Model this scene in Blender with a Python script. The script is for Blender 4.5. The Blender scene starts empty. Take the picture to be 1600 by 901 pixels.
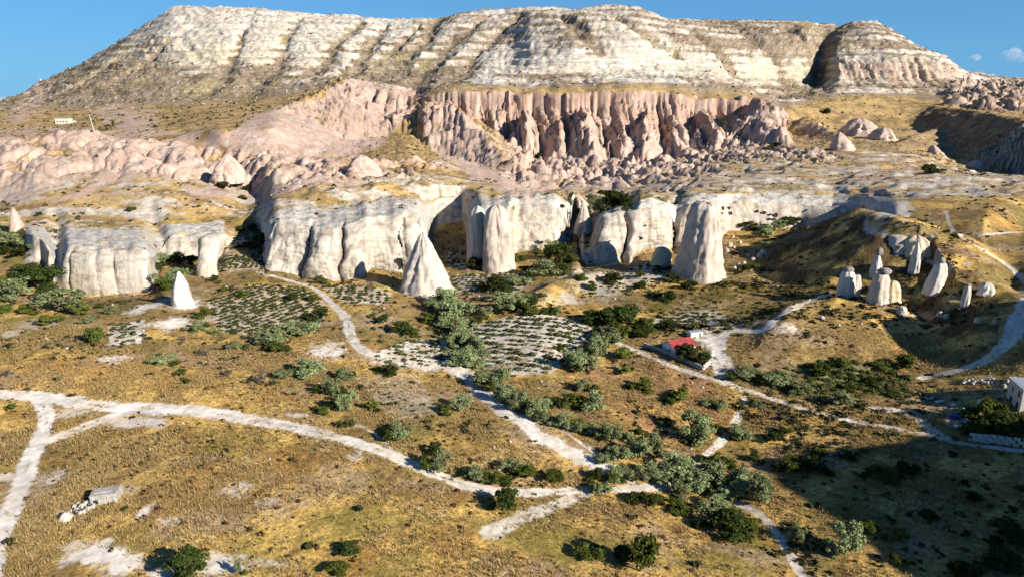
import bpy, math, random
import numpy as np
from mathutils import Vector, Matrix
from mathutils.bvhtree import BVHTree

random.seed(7)
RNG = np.random.default_rng(7)
SC = bpy.context.scene
COL = SC.collection

# ------------------------------------------------------------------ camera
CAM_Z, PITCH, FPX = 80.0, math.radians(15.5), 1081.0
cam_d = bpy.data.cameras.new('camera')
cam_d.sensor_width = 36.0
cam_d.lens = FPX / 1600.0 * 36.0
cam_d.clip_start, cam_d.clip_end = 1.0, 80000.0
cam = bpy.data.objects.new('camera', cam_d)
COL.objects.link(cam)
cam.location = (0, 0, CAM_Z)
cam.rotation_euler = (math.pi / 2 - PITCH, 0, 0)
SC.camera = cam
SC.render.resolution_x, SC.render.resolution_y = 1024, 576

# ------------------------------------------------------------------ sky and sun
SUN_EL = math.radians(25.0)
SUN_DIR2 = (0.82, -0.572)                      # horizontal direction towards the sun
n_ = math.hypot(*SUN_DIR2)
SUN = Vector((SUN_DIR2[0] / n_ * math.cos(SUN_EL), SUN_DIR2[1] / n_ * math.cos(SUN_EL), math.sin(SUN_EL)))
world = bpy.data.worlds.new('World')
SC.world = world
world.use_nodes = True
wn, wl = world.node_tree.nodes, world.node_tree.links
wn.clear()
w_out = wn.new('ShaderNodeOutputWorld')
w_bg = wn.new('ShaderNodeBackground')
w_bg.inputs['Strength'].default_value = 0.052
sky = wn.new('ShaderNodeTexSky')
sky.sky_type = 'NISHITA'
sky.sun_disc = False
sky.sun_elevation = SUN_EL
sky.sun_rotation = math.atan2(SUN.x, SUN.y)
sky.altitude = 1200
sky.air_density = 1.0
sky.dust_density = 0.3
sky.ozone_density = 3.0
w_tint = wn.new('ShaderNodeMix'); w_tint.data_type = 'RGBA'; w_tint.blend_type = 'MULTIPLY'
w_tint.inputs['Factor'].default_value = 1.0
w_tint.inputs['B'].default_value = (0.46, 0.80, 1.10, 1)
wl.new(sky.outputs['Color'], w_tint.inputs['A'])
# clear air whitens evenly towards the horizon all round
w_tc = wn.new('ShaderNodeTexCoord'); w_sep = wn.new('ShaderNodeSeparateXYZ')
w_rmp = wn.new('ShaderNodeMapRange')
for k, v in (('From Min', 0.0), ('From Max', 0.35), ('To Min', 0.7), ('To Max', 0.0)): w_rmp.inputs[k].default_value = v
w_mix = wn.new('ShaderNodeMix'); w_mix.data_type = 'RGBA'
w_mix.inputs['B'].default_value = (1.6, 5.0, 9.4, 1)
wl.new(w_tc.outputs['Generated'], w_sep.inputs['Vector']); wl.new(w_sep.outputs['Z'], w_rmp.inputs['Value'])
wl.new(w_rmp.outputs['Result'], w_mix.inputs['Factor']); wl.new(w_tint.outputs['Result'], w_mix.inputs['A'])
wl.new(w_mix.outputs['Result'], w_bg.inputs['Color'])
wl.new(w_bg.outputs['Background'], w_out.inputs['Surface'])

sun_d = bpy.data.lights.new('sun', 'SUN')
sun_d.energy = 5.0
sun_d.angle = math.radians(0.5)
sun_d.color = (1.0, 0.93, 0.82)
sun_o = bpy.data.objects.new('sun', sun_d)
COL.objects.link(sun_o)
sun_o.rotation_euler = SUN.to_track_quat('Z', 'Y').to_euler()

SC.view_settings.view_transform = 'Standard'
SC.view_settings.look = 'None'
SC.view_settings.gamma = 1.0
SC.view_settings.use_curve_mapping = False
SC.view_settings.exposure = 0.80
SC.cycles.max_bounces = 5
SC.cycles.diffuse_bounces = 1
SC.cycles.volume_bounces = 3
SC.cycles.transparent_max_bounces = 4

# ------------------------------------------------------------------ noise
_P = np.random.default_rng(11).permutation(512).astype(np.int32)
_P = np.concatenate([_P, _P, _P])
_A = np.arange(16) * (2 * np.pi / 16)
_GX, _GY = np.cos(_A).astype(np.float32), np.sin(_A).astype(np.float32)

_H = _P[_P[np.arange(512)][:, None] + np.arange(512)[None, :]] & 15
_TX, _TY = _GX[_H].reshape(-1).copy(), _GY[_H].reshape(-1).copy()
def perlin(x, y, seed=0):
    x = np.asarray(x, np.float32) + np.float32(seed * 17.31); y = np.asarray(y, np.float32) + np.float32(seed * 5.77)
    fx = np.floor(x); fy = np.floor(y)
    xi = fx.astype(np.int32); yi = fy.astype(np.int32)
    xf = x - fx; yf = y - fy
    u = xf * xf * xf * (xf * (xf * 6 - 15) + 10); v = yf * yf * yf * (yf * (yf * 6 - 15) + 10)
    x0 = (xi & 511) << 9; x1 = ((xi + 1) & 511) << 9; y0 = yi & 511; y1 = (yi + 1) & 511
    def g(k, ax, ay): return _TX.take(k) * ax + _TY.take(k) * ay
    n00 = g(x0 | y0, xf, yf); n10 = g(x1 | y0, xf - 1, yf)
    n01 = g(x0 | y1, xf, yf - 1); n11 = g(x1 | y1, xf - 1, yf - 1)
    a = n00 + u * (n10 - n00); b = n01 + u * (n11 - n01)
    return (a + v * (b - a)) * np.float32(1.5)

def fbm(x, y, octv=4, seed=0, gain=0.5):
    s = 0.0; a = 1.0; t = 0.0
    for o in range(octv):
        s = s + a * perlin(x * 2 ** o, y * 2 ** o, seed + o * 3); t += a; a *= gain
    return s / t

def ridged(x, y, octv=4, seed=0, gain=0.5):
    s = 0.0; a = 1.0; t = 0.0
    for o in range(octv):
        s = s + a * (1 - 2 * np.abs(perlin(x * 2 ** o, y * 2 ** o, seed + o * 3))); t += a; a *= gain
    return s / t

def billow(x, y, octv=3, seed=0, gain=0.5):
    s = 0.0; a = 1.0; t = 0.0
    for o in range(octv):
        s = s + a * np.sqrt(np.abs(perlin(x * 2 ** o, y * 2 ** o, seed + o * 3)) + 0.002); t += a; a *= gain
    return s / t

def sstep(a, b, x):
    t = np.clip((x - a) / (b - a), 0, 1)
    return t * t * (3 - 2 * t)

_BR = {}
def _c(w):
    c = np.cumsum(w); return c - c[len(c) // 2]
def bulge(q, wmin, wmax, seed):
    """rounded ribs of random width along q, 1 on the rib, 0 in the crease; also a rib id value"""
    key = (wmin, wmax, seed)
    if key not in _BR:
        r = np.random.default_rng(seed)
        _BR[key] = (_c(wmin + (wmax - wmin) * r.uniform(0, 1, 4000) ** 1.8), r.uniform(0, 1, 4001))
    br, rv = _BR[key]
    i = np.clip(np.searchsorted(br, q), 1, len(br) - 1)
    a, b = br[i - 1], br[i]
    s = (q - a) / (b - a) * 2 - 1
    return np.sqrt(np.clip(1 - s * s, 0, 1)), rv[i], (b - a)

# ------------------------------------------------------------------ surveying helpers
CP, SP = math.cos(PITCH), math.sin(PITCH)
def tan_dep(py):
    b = (450.5 - py) / FPX
    return (SP - b * CP) / (CP + b * SP)
def fix(px, py, v):
    """a sighted point: v > 150 is its distance north of the camera, else its height"""
    t = tan_dep(py)
    if v > 150: Y = v; z = CAM_Z - Y * t
    else: z = v; Y = (CAM_Z - z) / t
    d = Y * CP + (CAM_Z - z) * SP
    return ((px - 800.0) / FPX * d, Y, z)
def project(x, y, z):
    d = y * CP + (CAM_Z - z) * SP
    return 800 + FPX * x / d, 450.5 - FPX * (y * SP - (CAM_Z - z) * CP) / d

# ------------------------------------------------------------------ tagging helpers
def tag(o, label=None, cat=None, group=None, kind=None):
    if label: o['label'] = label
    if cat: o['category'] = cat
    if group: o['group'] = group
    if kind: o['kind'] = kind
    return o
def link(name, me, mat=None, parent=None):
    o = bpy.data.objects.new(name, me)
    COL.objects.link(o)
    if mat is not None and me is not None and not me.materials: me.materials.append(mat)
    if parent: o.parent = parent
    return o
def empty(name, loc, rz=0.0, sc=(1, 1, 1)):
    o = bpy.data.objects.new(name, None)
    COL.objects.link(o)
    o.empty_display_size = 0.5
    o.location = loc; o.rotation_euler = (0, 0, rz); o.scale = sc
    return o
# ------------------------------------------------------------------ terrain: cross-valley survey lines from near to far
CH = {}
CH['G1'] = [(-300,905,5),(0,905,4),(400,905,3),(800,905,1),(1100,905,-2),(1250,905,-4),(1600,905,0),(1900,905,4)]
CH['G2'] = [(-300,760,7),(0,760,5),(300,750,5),(600,750,3),(790,765,0),(1000,760,-3),(1130,770,-6),(1250,760,-4),(1400,760,-1),(1600,760,2),(1900,760,6)]
CH['G3'] = [(-300,660,7),(0,660,6),(300,660,5),(560,670,4),(800,670,1),(950,680,-1),(1060,690,-4),(1150,660,-4),(1250,660,-2),(1450,660,0),(1600,665,3),(1900,665,8)]
CH['G4'] = [(-300,590,9),(0,590,8),(250,590,6),(500,590,4),(620,590,2),(730,590,-1),(850,590,0),(1000,590,-1),(1150,590,0),(1300,600,0),(1450,590,1),(1520,590,4),(1600,580,8),(1900,580,16)]
CH['G5'] = [(-300,530,10),(0,530,9),(200,530,8),(330,525,5),(500,530,4),(580,545,4),(700,530,-1),(850,530,2),(1000,535,1),(1120,520,3),(1250,520,7),(1350,530,6),(1450,540,2),(1540,545,6),(1600,530,11),(1900,530,24)]
CH['G6'] = [(-300,480,10),(0,480,9),(150,480,6),(230,490,8),(330,470,5),(480,470,4),(560,480,5),(690,470,0),(800,480,3),(950,475,4),(1100,470,4),(1200,495,5),(1300,465,9),(1400,485,9),(1480,500,4),(1545,490,8),(1600,475,16),(1900,470,30)]
CH['B'] = [(-300,420,11),(0,430,9),(50,420,9),(70,415,8),(86,440,5),(92,455,3),(165,462,2),(240,455,3),(247,440,4),(252,410,4),(300,408,4),(345,402,5),(352,385,8),(385,375,9),(408,378,8),(413,425,4),(480,432,3),(540,436,2),(575,432,2),(582,420,3),(605,420,3),(615,425,2),(660,425,2),(668,400,3),(676,352,6),(700,350,6),(726,345,7),(733,409,3),(757,412,3),(798,410,3),(803,390,3),(850,388,3),(870,386,3),(890,383,3),(895,362,5),(903,362,5),(908,412,2),(950,410,3),(988,405,3),(997,390,4),(1045,388,4),(1052,385,4),(1075,385,4),(1125,380,4),(1135,362,5),(1228,358,6),(1250,356,6),(1300,362,8),(1345,372,10),(1400,400,13),(1460,405,15),(1540,400,19),(1600,400,22),(1900,395,34)]
CH['T'] = [(-300,385,14),(0,372,14),(30,365,17),(50,366,300),(86,386,290),(100,386,281),(165,387,277),(235,386,279),(246,380,290),(252,372,330),(300,370,332),(340,368,330),(350,362,345),(385,352,372),(405,352,375),(416,354,310),(430,348,314),(480,350,310),(540,352,306),(575,345,311),(600,342,318),(630,340,322),(662,338,328),(670,330,380),(680,322,425),(726,318,430),(734,330,328),(757,328,332),(798,325,336),(806,322,368),(850,318,370),(888,322,371),(895,332,425),(903,336,425),(909,394,332),(925,360,342),(940,333,346),(985,328,350),(1040,325,356),(1052,322,368),(1075,318,372),(1125,316,385),(1135,318,402),(1200,316,405),(1250,320,405),(1300,322,400),(1345,320,390),(1365,325,360),(1400,345,320),(1450,345,315),(1540,340,300),(1600,345,320),(1900,340,330)]
CH['K'] = [(-300,345,18),(0,345,18),(100,351,18.5),(240,352,17),(330,347,16),(385,338,16),(405,338,17),(416,335,27),(450,322,27),(540,318,26),(600,310,26),(660,308,25),(680,308,20),(726,305,20),(740,303,26),(800,305,26),(850,306,27),(890,308,26),(900,312,22),(920,326,10),(985,322,12),(995,316,26),(1040,312,26),(1100,304,25),(1200,301,23),(1300,304,23),(1345,306,25),(1400,308,29),(1450,310,30),(1600,305,32),(1900,300,40)]
CH['S1'] = [(-300,310,24),(0,318,22),(60,320,24),(150,305,27),(250,300,28),(350,308,24),(385,314,20),(408,312,21),(425,304,28),(500,297,32),(560,298,30),(640,290,30),(720,290,26),(790,292,24),(830,303,14),(900,298,12),(960,300,11),(1010,295,14),(1060,290,20),(1100,285,24),(1200,278,26),(1300,276,27),(1400,282,30),(1500,285,31),(1600,280,31),(1900,275,36)]
CH['S2'] = [(-300,225,48),(0,224,48),(90,216,50),(180,218,49),(250,228,46),(330,240,41),(400,240,42),(470,250,38),(560,262,32),(640,250,36),(720,255,26),(800,262,15),(870,258,13),(950,268,10),(1050,258,13),(1110,245,20),(1160,228,27),(1200,226,30),(1270,238,31),(1350,235,32),(1420,242,30),(1480,250,24),(1550,265,14),(1600,272,10),(1900,280,6)]
CH['C1'] = [(-300,200,52),(0,200,51),(100,198,51),(200,205,53),(280,205,54),(340,205,56),(430,200,58),(500,200,640),(540,192,800),(600,205,800),(640,202,800),(665,215,790),(690,232,790),(720,240,800),(760,246,806),(800,246,808),(950,252,806),(1050,246,812),(1110,234,825),(1150,222,840),(1200,212,850),(1270,215,850),(1350,205,880),(1420,200,900),(1500,225,760),(1600,240,730),(1900,250,720)]
CH['C2'] = [(-300,180,1000),(0,178,950),(60,172,960),(120,175,950),(200,170,930),(300,165,900),(400,160,880),(470,150,870),(540,130,890),(600,140,880),(640,152,870),(670,148,860),(700,138,850),(800,140,850),(870,142,845),(950,138,850),(1050,140,860),(1100,148,880),(1160,150,900),(1220,175,930),(1280,160,1000),(1350,150,1050),(1430,155,1050),(1500,165,1000),(1560,155,1050),(1600,155,1050),(1900,155,1050)]
CH['M1'] = [(-300,172,1150),(0,168,1150),(60,150,1200),(100,135,1150),(200,115,1080),(300,100,1060),(400,100,1040),(500,105,1020),(560,112,1000),(650,125,960),(720,122,940),(800,125,930),(880,120,935),(960,115,950),(1040,110,980),(1120,112,1020),(1165,118,1150),(1230,130,1200),(1265,132,1210),(1285,132,1230),(1300,128,1160),(1400,132,1140),(1480,130,1160),(1530,140,1250),(1600,140,1250),(1900,140,1250)]
CH['M2'] = [(-300,170,1250),(0,164,1280),(60,140,1300),(110,118,1280),(180,85,1230),(260,50,1180),(350,45,1160),(480,55,1150),(600,65,1150),(700,75,1100),(800,80,1060),(830,80,1000),(900,77,965),(980,78,975),(1060,85,1010),(1120,95,1060),(1165,98,1165),(1230,97,1210),(1265,95,1222),(1285,90,1300),(1300,92,1200),(1400,92,1175),(1470,95,1200),(1500,115,1300),(1600,133,1400),(1900,138,1400)]
CH['M3'] = [(-300,168,1500),(0,162,1450),(35,152,1430),(62,132,1420),(110,112,1400),(150,90,1390),(200,60,1370),(250,28,1350),(270,16,1340),(290,14,1330),(400,17,1320),(480,25,1320),(600,33,1320),(640,34,1320),(700,27,1300),(760,20,1290),(830,17,1280),(900,22,1290),(960,18,1300),(1000,20,1310),(1040,38,1400),(1100,40,1450),(1180,37,1480),(1300,42,1480),(1370,37,1440),(1385,46,1430),(1430,75,1430),(1480,95,1450),(1510,118,1480),(1560,122,1600),(1600,126,1600),(1900,130,1650)]
ORDER = ['G0','G1','G2','G3','G4','G5','G6','B','T','K','S1','S2','C1','C2','M1','M2','M3','M4','M5']
ROWS = [10, 100, 74, 56, 50, 44, 48, 72, 30, 20, 66, 30, 90, 46, 46, 50, 8, 6]

side = 0.93 + 1.5 * np.linspace(0.02, 1, 26) ** 1.4
US = np.concatenate([-side[::-1], np.linspace(-0.93, 0.93, 1060), side])
NU = len(US)
def gsm(a, s):
    k = np.exp(-0.5 * (np.arange(-6, 7) / s) ** 2); k /= k.sum()
    return np.convolve(np.pad(a, 6, mode='edge'), k, mode='valid')
KY, KZ = [], []
for nm in ORDER:
    if nm == 'G0':
        y = np.full(NU, 48.0); z = np.full(NU, 4.0)
    elif nm == 'M4':
        y = KY[-1] + 220; z = KZ[-1] - 16
    elif nm == 'M5':
        y = KY[-1] + 900; z = np.full(NU, 10.0)
    else:
        P = sorted([(p[0] / p[1], p[1], p[2]) for p in (fix(*c) for c in CH[nm])])
        P = np.array(P)
        y = np.interp(US, P[:, 0], P[:, 1]); z = np.interp(US, P[:, 0], P[:, 2])
        s = 1.3 if nm in 'BT' else (2.0 if nm in ('K', 'M3') else 5.0)
        y = gsm(y, s); z = gsm(z, s)
    if nm in 'TK' and nm != 'G':
        pxs = project(US * y, y, z)[0]
        amp = 7.0 if nm == 'T' else 3.5
        for x0, x1 in ((86, 248), (414, 667), (732, 891), (922, 1062)):
            inside = sstep(x0 - 6, x0 + 8, pxs) * (1 - sstep(x1 - 8, x1 + 6, pxs))
            z = z - amp * (np.exp(-((pxs - x0 - 4) / 13.0) ** 2) + np.exp(-((pxs - x1 + 4) / 13.0) ** 2)) + inside * 2.2 * fbm(pxs / 34, pxs * 0 + .5, 2, 92)
    if nm == 'C2':
        k_ = np.clip((US + 0.14) / 0.03, 0, 1) * np.clip((0.42 - US) / 0.03, 0, 1)
        y = y - k_ * (12 + 18 * fbm(US * 16, US * 0 + .5, 2, 90)); z = z - k_ * 6 * (0.6 + fbm(US * 26, US * 0 + .5, 2, 91))
    if KY: y = np.maximum(y, KY[-1] + 2.0)
    KY.append(y); KZ.append(z)
KY = np.array(KY); KZ = np.array(KZ)
h = np.diff(KY, axis=0); dl = np.diff(KZ, axis=0) / h
M = np.zeros_like(KZ)
for k in range(1, len(ORDER) - 1):
    w1 = 2 * h[k] + h[k - 1]; w2 = h[k] + 2 * h[k - 1]
    same = dl[k - 1] * dl[k] > 0
    with np.errstate(divide='ignore', invalid='ignore'):
        m = (w1 + w2) / (w1 / dl[k - 1] + w2 / dl[k])
    M[k] = np.where(same, m, 0)
M[0] = dl[0]; M[-1] = dl[-1]
YY, ZZ, SEG, SS = [], [], [], []
for k, n in enumerate(ROWS):
    for i in range(n):
        s = i / n
        yv = KY[k] + s * h[k]
        a = 2 * s**3 - 3 * s**2 + 1; b = s**3 - 2 * s**2 + s; c = -2 * s**3 + 3 * s**2; d = s**3 - s**2
        YY.append(yv); ZZ.append(a * KZ[k] + b * h[k] * M[k] + c * KZ[k + 1] + d * h[k] * M[k + 1])
        SEG.append(k); SS.append(s)
YY.append(KY[-1]); ZZ.append(KZ[-1]); SEG.append(len(ROWS) - 1); SS.append(1.0)
NV = len(YY)
YY = np.array(YY); ZZ = np.array(ZZ); SEG = np.array(SEG); SS = np.array(SS)
SEGN = {n: i for i, n in enumerate(ORDER)}
XX = US[None, :] * YY
SG = np.repeat(SEG[:, None], NU, 1); ST = np.repeat(SS[:, None], NU, 1)
PX0, PY0 = project(XX, YY, ZZ)

# ---- the hill that rises to the right of the valley, outside the picture, and shades its lower right corner
def bump(cx, cy, rx, ry, ang, hgt):
    c, s = math.cos(ang), math.sin(ang)
    dx, dy = XX - cx, YY - cy
    a = (dx * c + dy * s) / rx; b = (-dx * s + dy * c) / ry
    return hgt * np.exp(-(a * a + b * b))
RIGHT_HILL = (1 + 0.3 * fbm(XX / 28, YY / 28, 3, 93)) * bump(179, 65, 45, 78, math.radians(-35), 54) + bump(214, 158, 34, 22, math.radians(-25), 22)
ZZ += RIGHT_HILL * sstep(1.0, 1.25, US)[None, :] ** 0.5

# ---- ridges: crest lines with a slope to either side
def ridge(pts, kl, kr, rough=0.0, wid=1.0):
    global ZZ
    P = [fix(*p) for p in pts]
    xs = [p[0] for p in P]; ys = [p[1] for p in P]
    mx = 260
    sel = (XX > min(xs) - mx) & (XX < max(xs) + mx) & (YY > min(ys) - mx) & (YY < max(ys) + mx)
    x = XX[sel] + fbm(XX[sel] / 25, YY[sel] / 25, 3, 5) * 8; y = YY[sel] + fbm(XX[sel] / 25, YY[sel] / 25, 3, 9) * 8
    best = np.full(x.shape, -1e9)
    for (x0, y0, z0), (x1, y1, z1) in zip(P[:-1], P[1:]):
        dx, dy = x1 - x0, y1 - y0
        L = math.hypot(dx, dy)
        t = np.clip(((x - x0) * dx + (y - y0) * dy) / L**2, 0, 1)
        ox, oy = x - (x0 + t * dx), y - (y0 + t * dy)
        d = np.hypot(ox, oy)
        left = (dx * oy - dy * ox) > 0
        k = np.where(left, kl, kr)
        zz = z0 + t * (z1 - z0) - k * (np.sqrt(d * d + wid * wid) - wid)
        best = np.maximum(best, zz)
    if rough:
        best = best + rough * ridged(x / 18, y / 18, 3, 4)
    cur = ZZ[sel]
    kk = 3.0
    hh = np.clip(0.5 + 0.5 * (best - cur) / kk, 0, 1)
    new = cur + (best - cur) * hh + kk * hh * (1 - hh)
    ZZ[sel] = np.where(best > cur - kk, new, cur)
    W = np.zeros_like(ZZ); W[sel] = sstep(-2, 3, best - cur)
    return W
R1 = ridge([(335,216,545),(380,200,580),(430,180,640),(500,152,760),(540,128,885)], 0.5, 0.62, 2.5, 4)
R1b = ridge([(500,152,760),(470,185,690),(480,225,600)], 0.75, 0.75, 2.5, 4)
R2 = ridge([(690,155,835),(742,205,710),(788,255,610),(834,304,510)], 0.62, 0.42, 2.0, 3)
R3 = ridge([(1165,148,880),(1190,185,800),(1222,214,745)], 0.85, 0.85, 3, 2)
RF = np.zeros_like(ZZ)
for sp in ([(905,148,848),(912,190,800),(928,255,715)], [(1008,150,855),(1004,200,800),(1012,240,745)], [(1085,152,872),(1100,190,830),(1118,232,765)], [(826,148,850),(820,195,805),(806,238,770)], [(962,150,852),(968,205,805),(975,262,720)], [(1048,150,862),(1052,200,815),(1062,250,760)], [(868,150,848),(872,215,800),(866,250,765)]):
    RF = np.maximum(RF, ridge(sp, 1.5, 1.3, 5.0, 2))
R3b = ridge([(1255,185,900),(1320,215,760),(1400,232,690),(1475,245,640)], 0.6, 0.5, 2, 2)
R4 = ridge([(1625,192,640),(1560,180,760),(1500,172,880),(1435,164,1060)], 0.72, 0.10, 1.5, 6)
R5 = ridge([(1480,196,860),(1420,215,760),(1395,232,690)], 0.25, 0.9, 0.5, 3)
# the spur with the capped chimneys and the shoulder with the track on the far right
R7 = ridge([(1210,500,9.0),(1300,462,10.5),(1390,478,10)], 0.55, 0.42, 0.0, 3)
R8 = ridge([(1345,326,30),(1425,350,31),(1480,382,25),(1545,440,18.5),(1612,490,16.5)], 0.35, 0.62, 0.8, 3)
R9 = ridge([(846,466,6.2),(868,444,6.8),(925,424,6.5)], 0.5, 0.45, 0.0, 1.5)

# ---- gullies and fluting
def bandmask(*names):
    m = np.zeros(ZZ.shape, bool)
    for n in names: m |= SG == SEGN[n]
    return m
PXN = PX0 + 6 * fbm(XX / 20, YY / 20, 3, 40); PYN = PY0 + 4 * fbm(XX / 20, YY / 20, 3, 41)
def inpoly(poly, px=None, py=None):
    px = PXN if px is None else px; py = PYN if py is None else py
    r = np.zeros(px.shape, bool)
    n = len(poly)
    for i in range(n):
        x0, y0 = poly[i]; x1, y1 = poly[(i + 1) % n]
        if y0 == y1: continue
        c = ((y0 > py) != (y1 > py)) & (px < (x1 - x0) * (py - y0) / (y1 - y0) + x0)
        r ^= c
    return r
def box(x0, x1, soft):
    return sstep(x0 - soft, x0 + soft, PX0) * (1 - sstep(x1 - soft, x1 + soft, PX0))

# pink badlands on the left: rounded ribs and hollows
BAD = np.clip(box(-400, 430, 30) * np.where(SG == SEGN['S1'], sstep(0.12, 0.35, ST), 0) + box(-400, 430, 30) * np.where(SG == SEGN['S2'], 1 - sstep(0.0, 0.35, ST), 0), 0, 1)
MIDB = box(430, 660, 20) * np.where((SG == SEGN['S1']) | (SG == SEGN['S2']) | ((SG == SEGN['C1'])), 1, 0)
LOWB = 0.75 * box(400, 700, 30) * np.where(SG == SEGN['S1'], sstep(0.1, 0.4, ST), 0) + box(790, 1300, 30) * np.where(SG == SEGN['S1'], sstep(0.25, 0.7, ST), 0) + box(790, 1160, 20) * np.where(SG == SEGN['S2'], 1, 0)
RGT = box(1480, 2000, 20) * np.where((SG == SEGN['C1']) | (SG == SEGN['C2']), 1, 0)
rb = ridged(XX / 34 + 0.3 * YY / 34, YY / 60 - 0.2 * XX / 60, 4, 21)
rb2 = ridged(XX / 14, YY / 26, 3, 22)
wrx, wry = XX + 10 * fbm(XX / 40, YY / 40, 2, 28), YY + 10 * fbm(XX / 40, YY / 40, 2, 29)
bl1 = billow(wrx / 34 + 0.35 * wry / 34, wry / 62, 3, 30); bl2 = billow(wrx / 15, wry / 24, 3, 31)
ZZ += BAD * (bl1 * 19 + bl2 * 6.0 - 11) + LOWB * (bl1 * 13 + bl2 * 8 - 9)
VAL = box(800, 1110, 25) * np.where(SG == SEGN['S1'], sstep(0.0, 0.3, ST), np.where(SG == SEGN['K'], sstep(.4, 1, ST), 0))
ZZ += VAL * (bl1 * 12 + bl2 * 6 - 9)
ZZ += (MIDB * 0.6 + R1 * 0.8 + R2 * 0.5 + R3) * (bl2 - .4) * 7.0
gd = ridged((XX * .85 + YY * .5) / 15 + 0.5 * fbm(XX / 30, YY / 30, 2, 27), (YY * .85 - XX * .5) / 110, 3, 26)
ZZ += (R1 * 1.0 + R2 * 0.8 + R1b) * (gd * 4.5 + 3 * fbm(XX / 30, YY / 30, 3, 23))
rb3 = ridged(XX / 40, YY / 60, 4, 24)
ZZ += RGT * (rb3 * 10 + bl1 * 22 + bl2 * 12 - 14) * (1 - np.clip(R4, 0, 1))

# pink cliffs: deep fluted fins
PC = np.where(SG == SEGN['C1'], 1.0, 0) * box(655, 1215, 12)
PC2 = np.where(SG == SEGN['C1'], 1.0, 0) * box(545, 645, 8) * 0.5
PC3 = np.where((SG == SEGN['C2']), sstep(0.3, 0.5, ST), 0) * box(1300, 1500, 8) * 0.55 + np.where((SG == SEGN['M1']), 1 - sstep(0.75, 1.0, ST), 0) * box(1300, 1500, 8) * 0.55
tt = ST
qx = XX + 6 * fbm(XX / 70, ZZ / 90, 2, 31) + 1.2 * fbm(XX / 9, ZZ / 20, 2, 32) + 0.10 * ZZ
b1, r1, w1 = bulge(qx, 12, 80, 3)
b2, r2, w2 = bulge(qx + 3 * fbm(XX / 12, ZZ / 20, 2, 34), 4, 18, 4)
b3, r3, w3 = bulge(qx + 2 * fbm(XX / 6, ZZ / 9, 2, 35), 1.8, 5, 5)
crease = np.maximum(b1, sstep(-0.1, 0.5, fbm(XX / 60, ZZ / 90, 2, 36)) * 0.8)
prof = np.where(SG == SEGN['C1'], 1 - 0.7 * sstep(0.15, 1.0, tt), 0.75)
prof = np.where(SG == SEGN['S2'], sstep(0.25, 1.0, tt), prof)
push = 3.0 * fbm(XX / 6, ZZ / 9, 4, 42) + 2.0 * ridged(XX / 30, ZZ / 5, 3, 43) + crease * (0.35 + 1.0 * r1) * 26 + b2 * (0.3 + r2) * 9 + b3 * 2.2 + 26 * fbm(XX / 110, ZZ / 200, 2, 37)
PCM = PC + PC2 + PC3 + np.where(SG == SEGN['S2'], 1.0, 0) * (box(655, 1215, 12) + 0.5 * box(545, 645, 8))
YY -= PCM * prof * (push - 8)
# fins taper to pinnacles: creases bite into the rim
ZZ -= PCM * sstep(0.4, 0.95, tt) * ((1 - crease) * 22 + (1 - b2) * 9 + (1 - b3) * 2 + r1 * 16 * b1) * np.where(SG == SEGN['C1'], 1 - sstep(0.95, 1.0, tt), 0)
ZZ += PCM * (1.8 * fbm(XX / 6, YY / 6, 3, 33) + np.where(SG == SEGN['C1'], 2.5 * fbm(XX / 12, YY / 12, 3, 39), 0))
# cones and rubble at their foot
FOOT = (np.where(SG == SEGN['S2'], 1.0, 0) + np.where(SG == SEGN['C1'], 1 - sstep(0.0, 0.3, tt), 0)) * box(770, 1230, 15)
ZZ += FOOT * (bl1 * 10 + bl2 * 6 - 6) * (0.35 + 0.65 * sstep(860, 920, PX0))

# white tuff cliffs: smooth rounded ribs with dark clefts
WC = (np.where(SG == SEGN['B'], 1 - 0.7 * sstep(0.7, 1, tt), 0) + np.where(SG == SEGN['G6'], sstep(0.7, 1, tt), 0)) * (box(80, 250, 3) + box(412, 668, 3) + box(731, 1062, 3))
qw = XX + 3 * fbm(XX / 22, ZZ / 16, 2, 51)
c1, s1, _ = bulge(qw, 7, 30, 13)
c2, s2, _ = bulge(qw, 2, 9, 14)
left_smooth = 1 - 0.86 * box(80, 250, 4)
cr1 = np.maximum(c1, sstep(0.0, 0.4, fbm(XX / 18, ZZ / 40, 2, 53)) * 0.85)
YY -= WC * left_smooth * (cr1 * (0.4 + 0.9 * s1) * 6 + c2 * (0.2 + s2) * 0.5 + 1.0 * fbm(XX / 3.5, ZZ / 4, 4, 57) + 0.5 * ridged(XX / 20, ZZ / 2.2, 3, 58) + 5 * fbm(XX / 30, ZZ / 60, 2, 54) - 3)
YY += WC * left_smooth * np.clip(1 - c1, 0, 1) ** 4 * 10 * (s1 > .3)
XX += WC * left_smooth * 3.0 * fbm(YY / 9, ZZ / 16, 3, 55)
YY -= WC * np.where(SG == SEGN['B'], 3.0 * np.sin(np.clip(tt, 0, 1) * 3.1), 0)
WT = np.where(SG == SEGN['T'], 1.0, 0) * (box(80, 350, 3) + box(412, 668, 3) + box(731, 905, 3) + box(925, 1345, 3))
ZZ += WT * (1.6 * fbm(XX / 16, YY / 11, 4, 52) + 0.9 * ridged(XX / 9 + YY / 14, YY / 5, 3, 56)) - (WC + WT * (1 - sstep(0, 0.25, tt))) * ((1 - cr1) * 3.0 + (s1 - .4) * 3.2 * np.where(SG == SEGN['B'], sstep(.5, 1, tt), 1)) * left_smooth

# mesa: strata ledges, gullies
ME = np.where(SG >= SEGN['C2'], np.where(SG == SEGN['C2'], sstep(0.0, 0.5, tt), 1.0), 0.0) * np.where(SG >= SEGN['M3'], 0.3, 1.0)
gq = XX + 0.9 * (YY - 1000) + 30 * fbm(XX / 160, YY / 160, 3, 61)
gul = ridged(gq / 95, (YY - 900) / 900, 3, 62)
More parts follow.
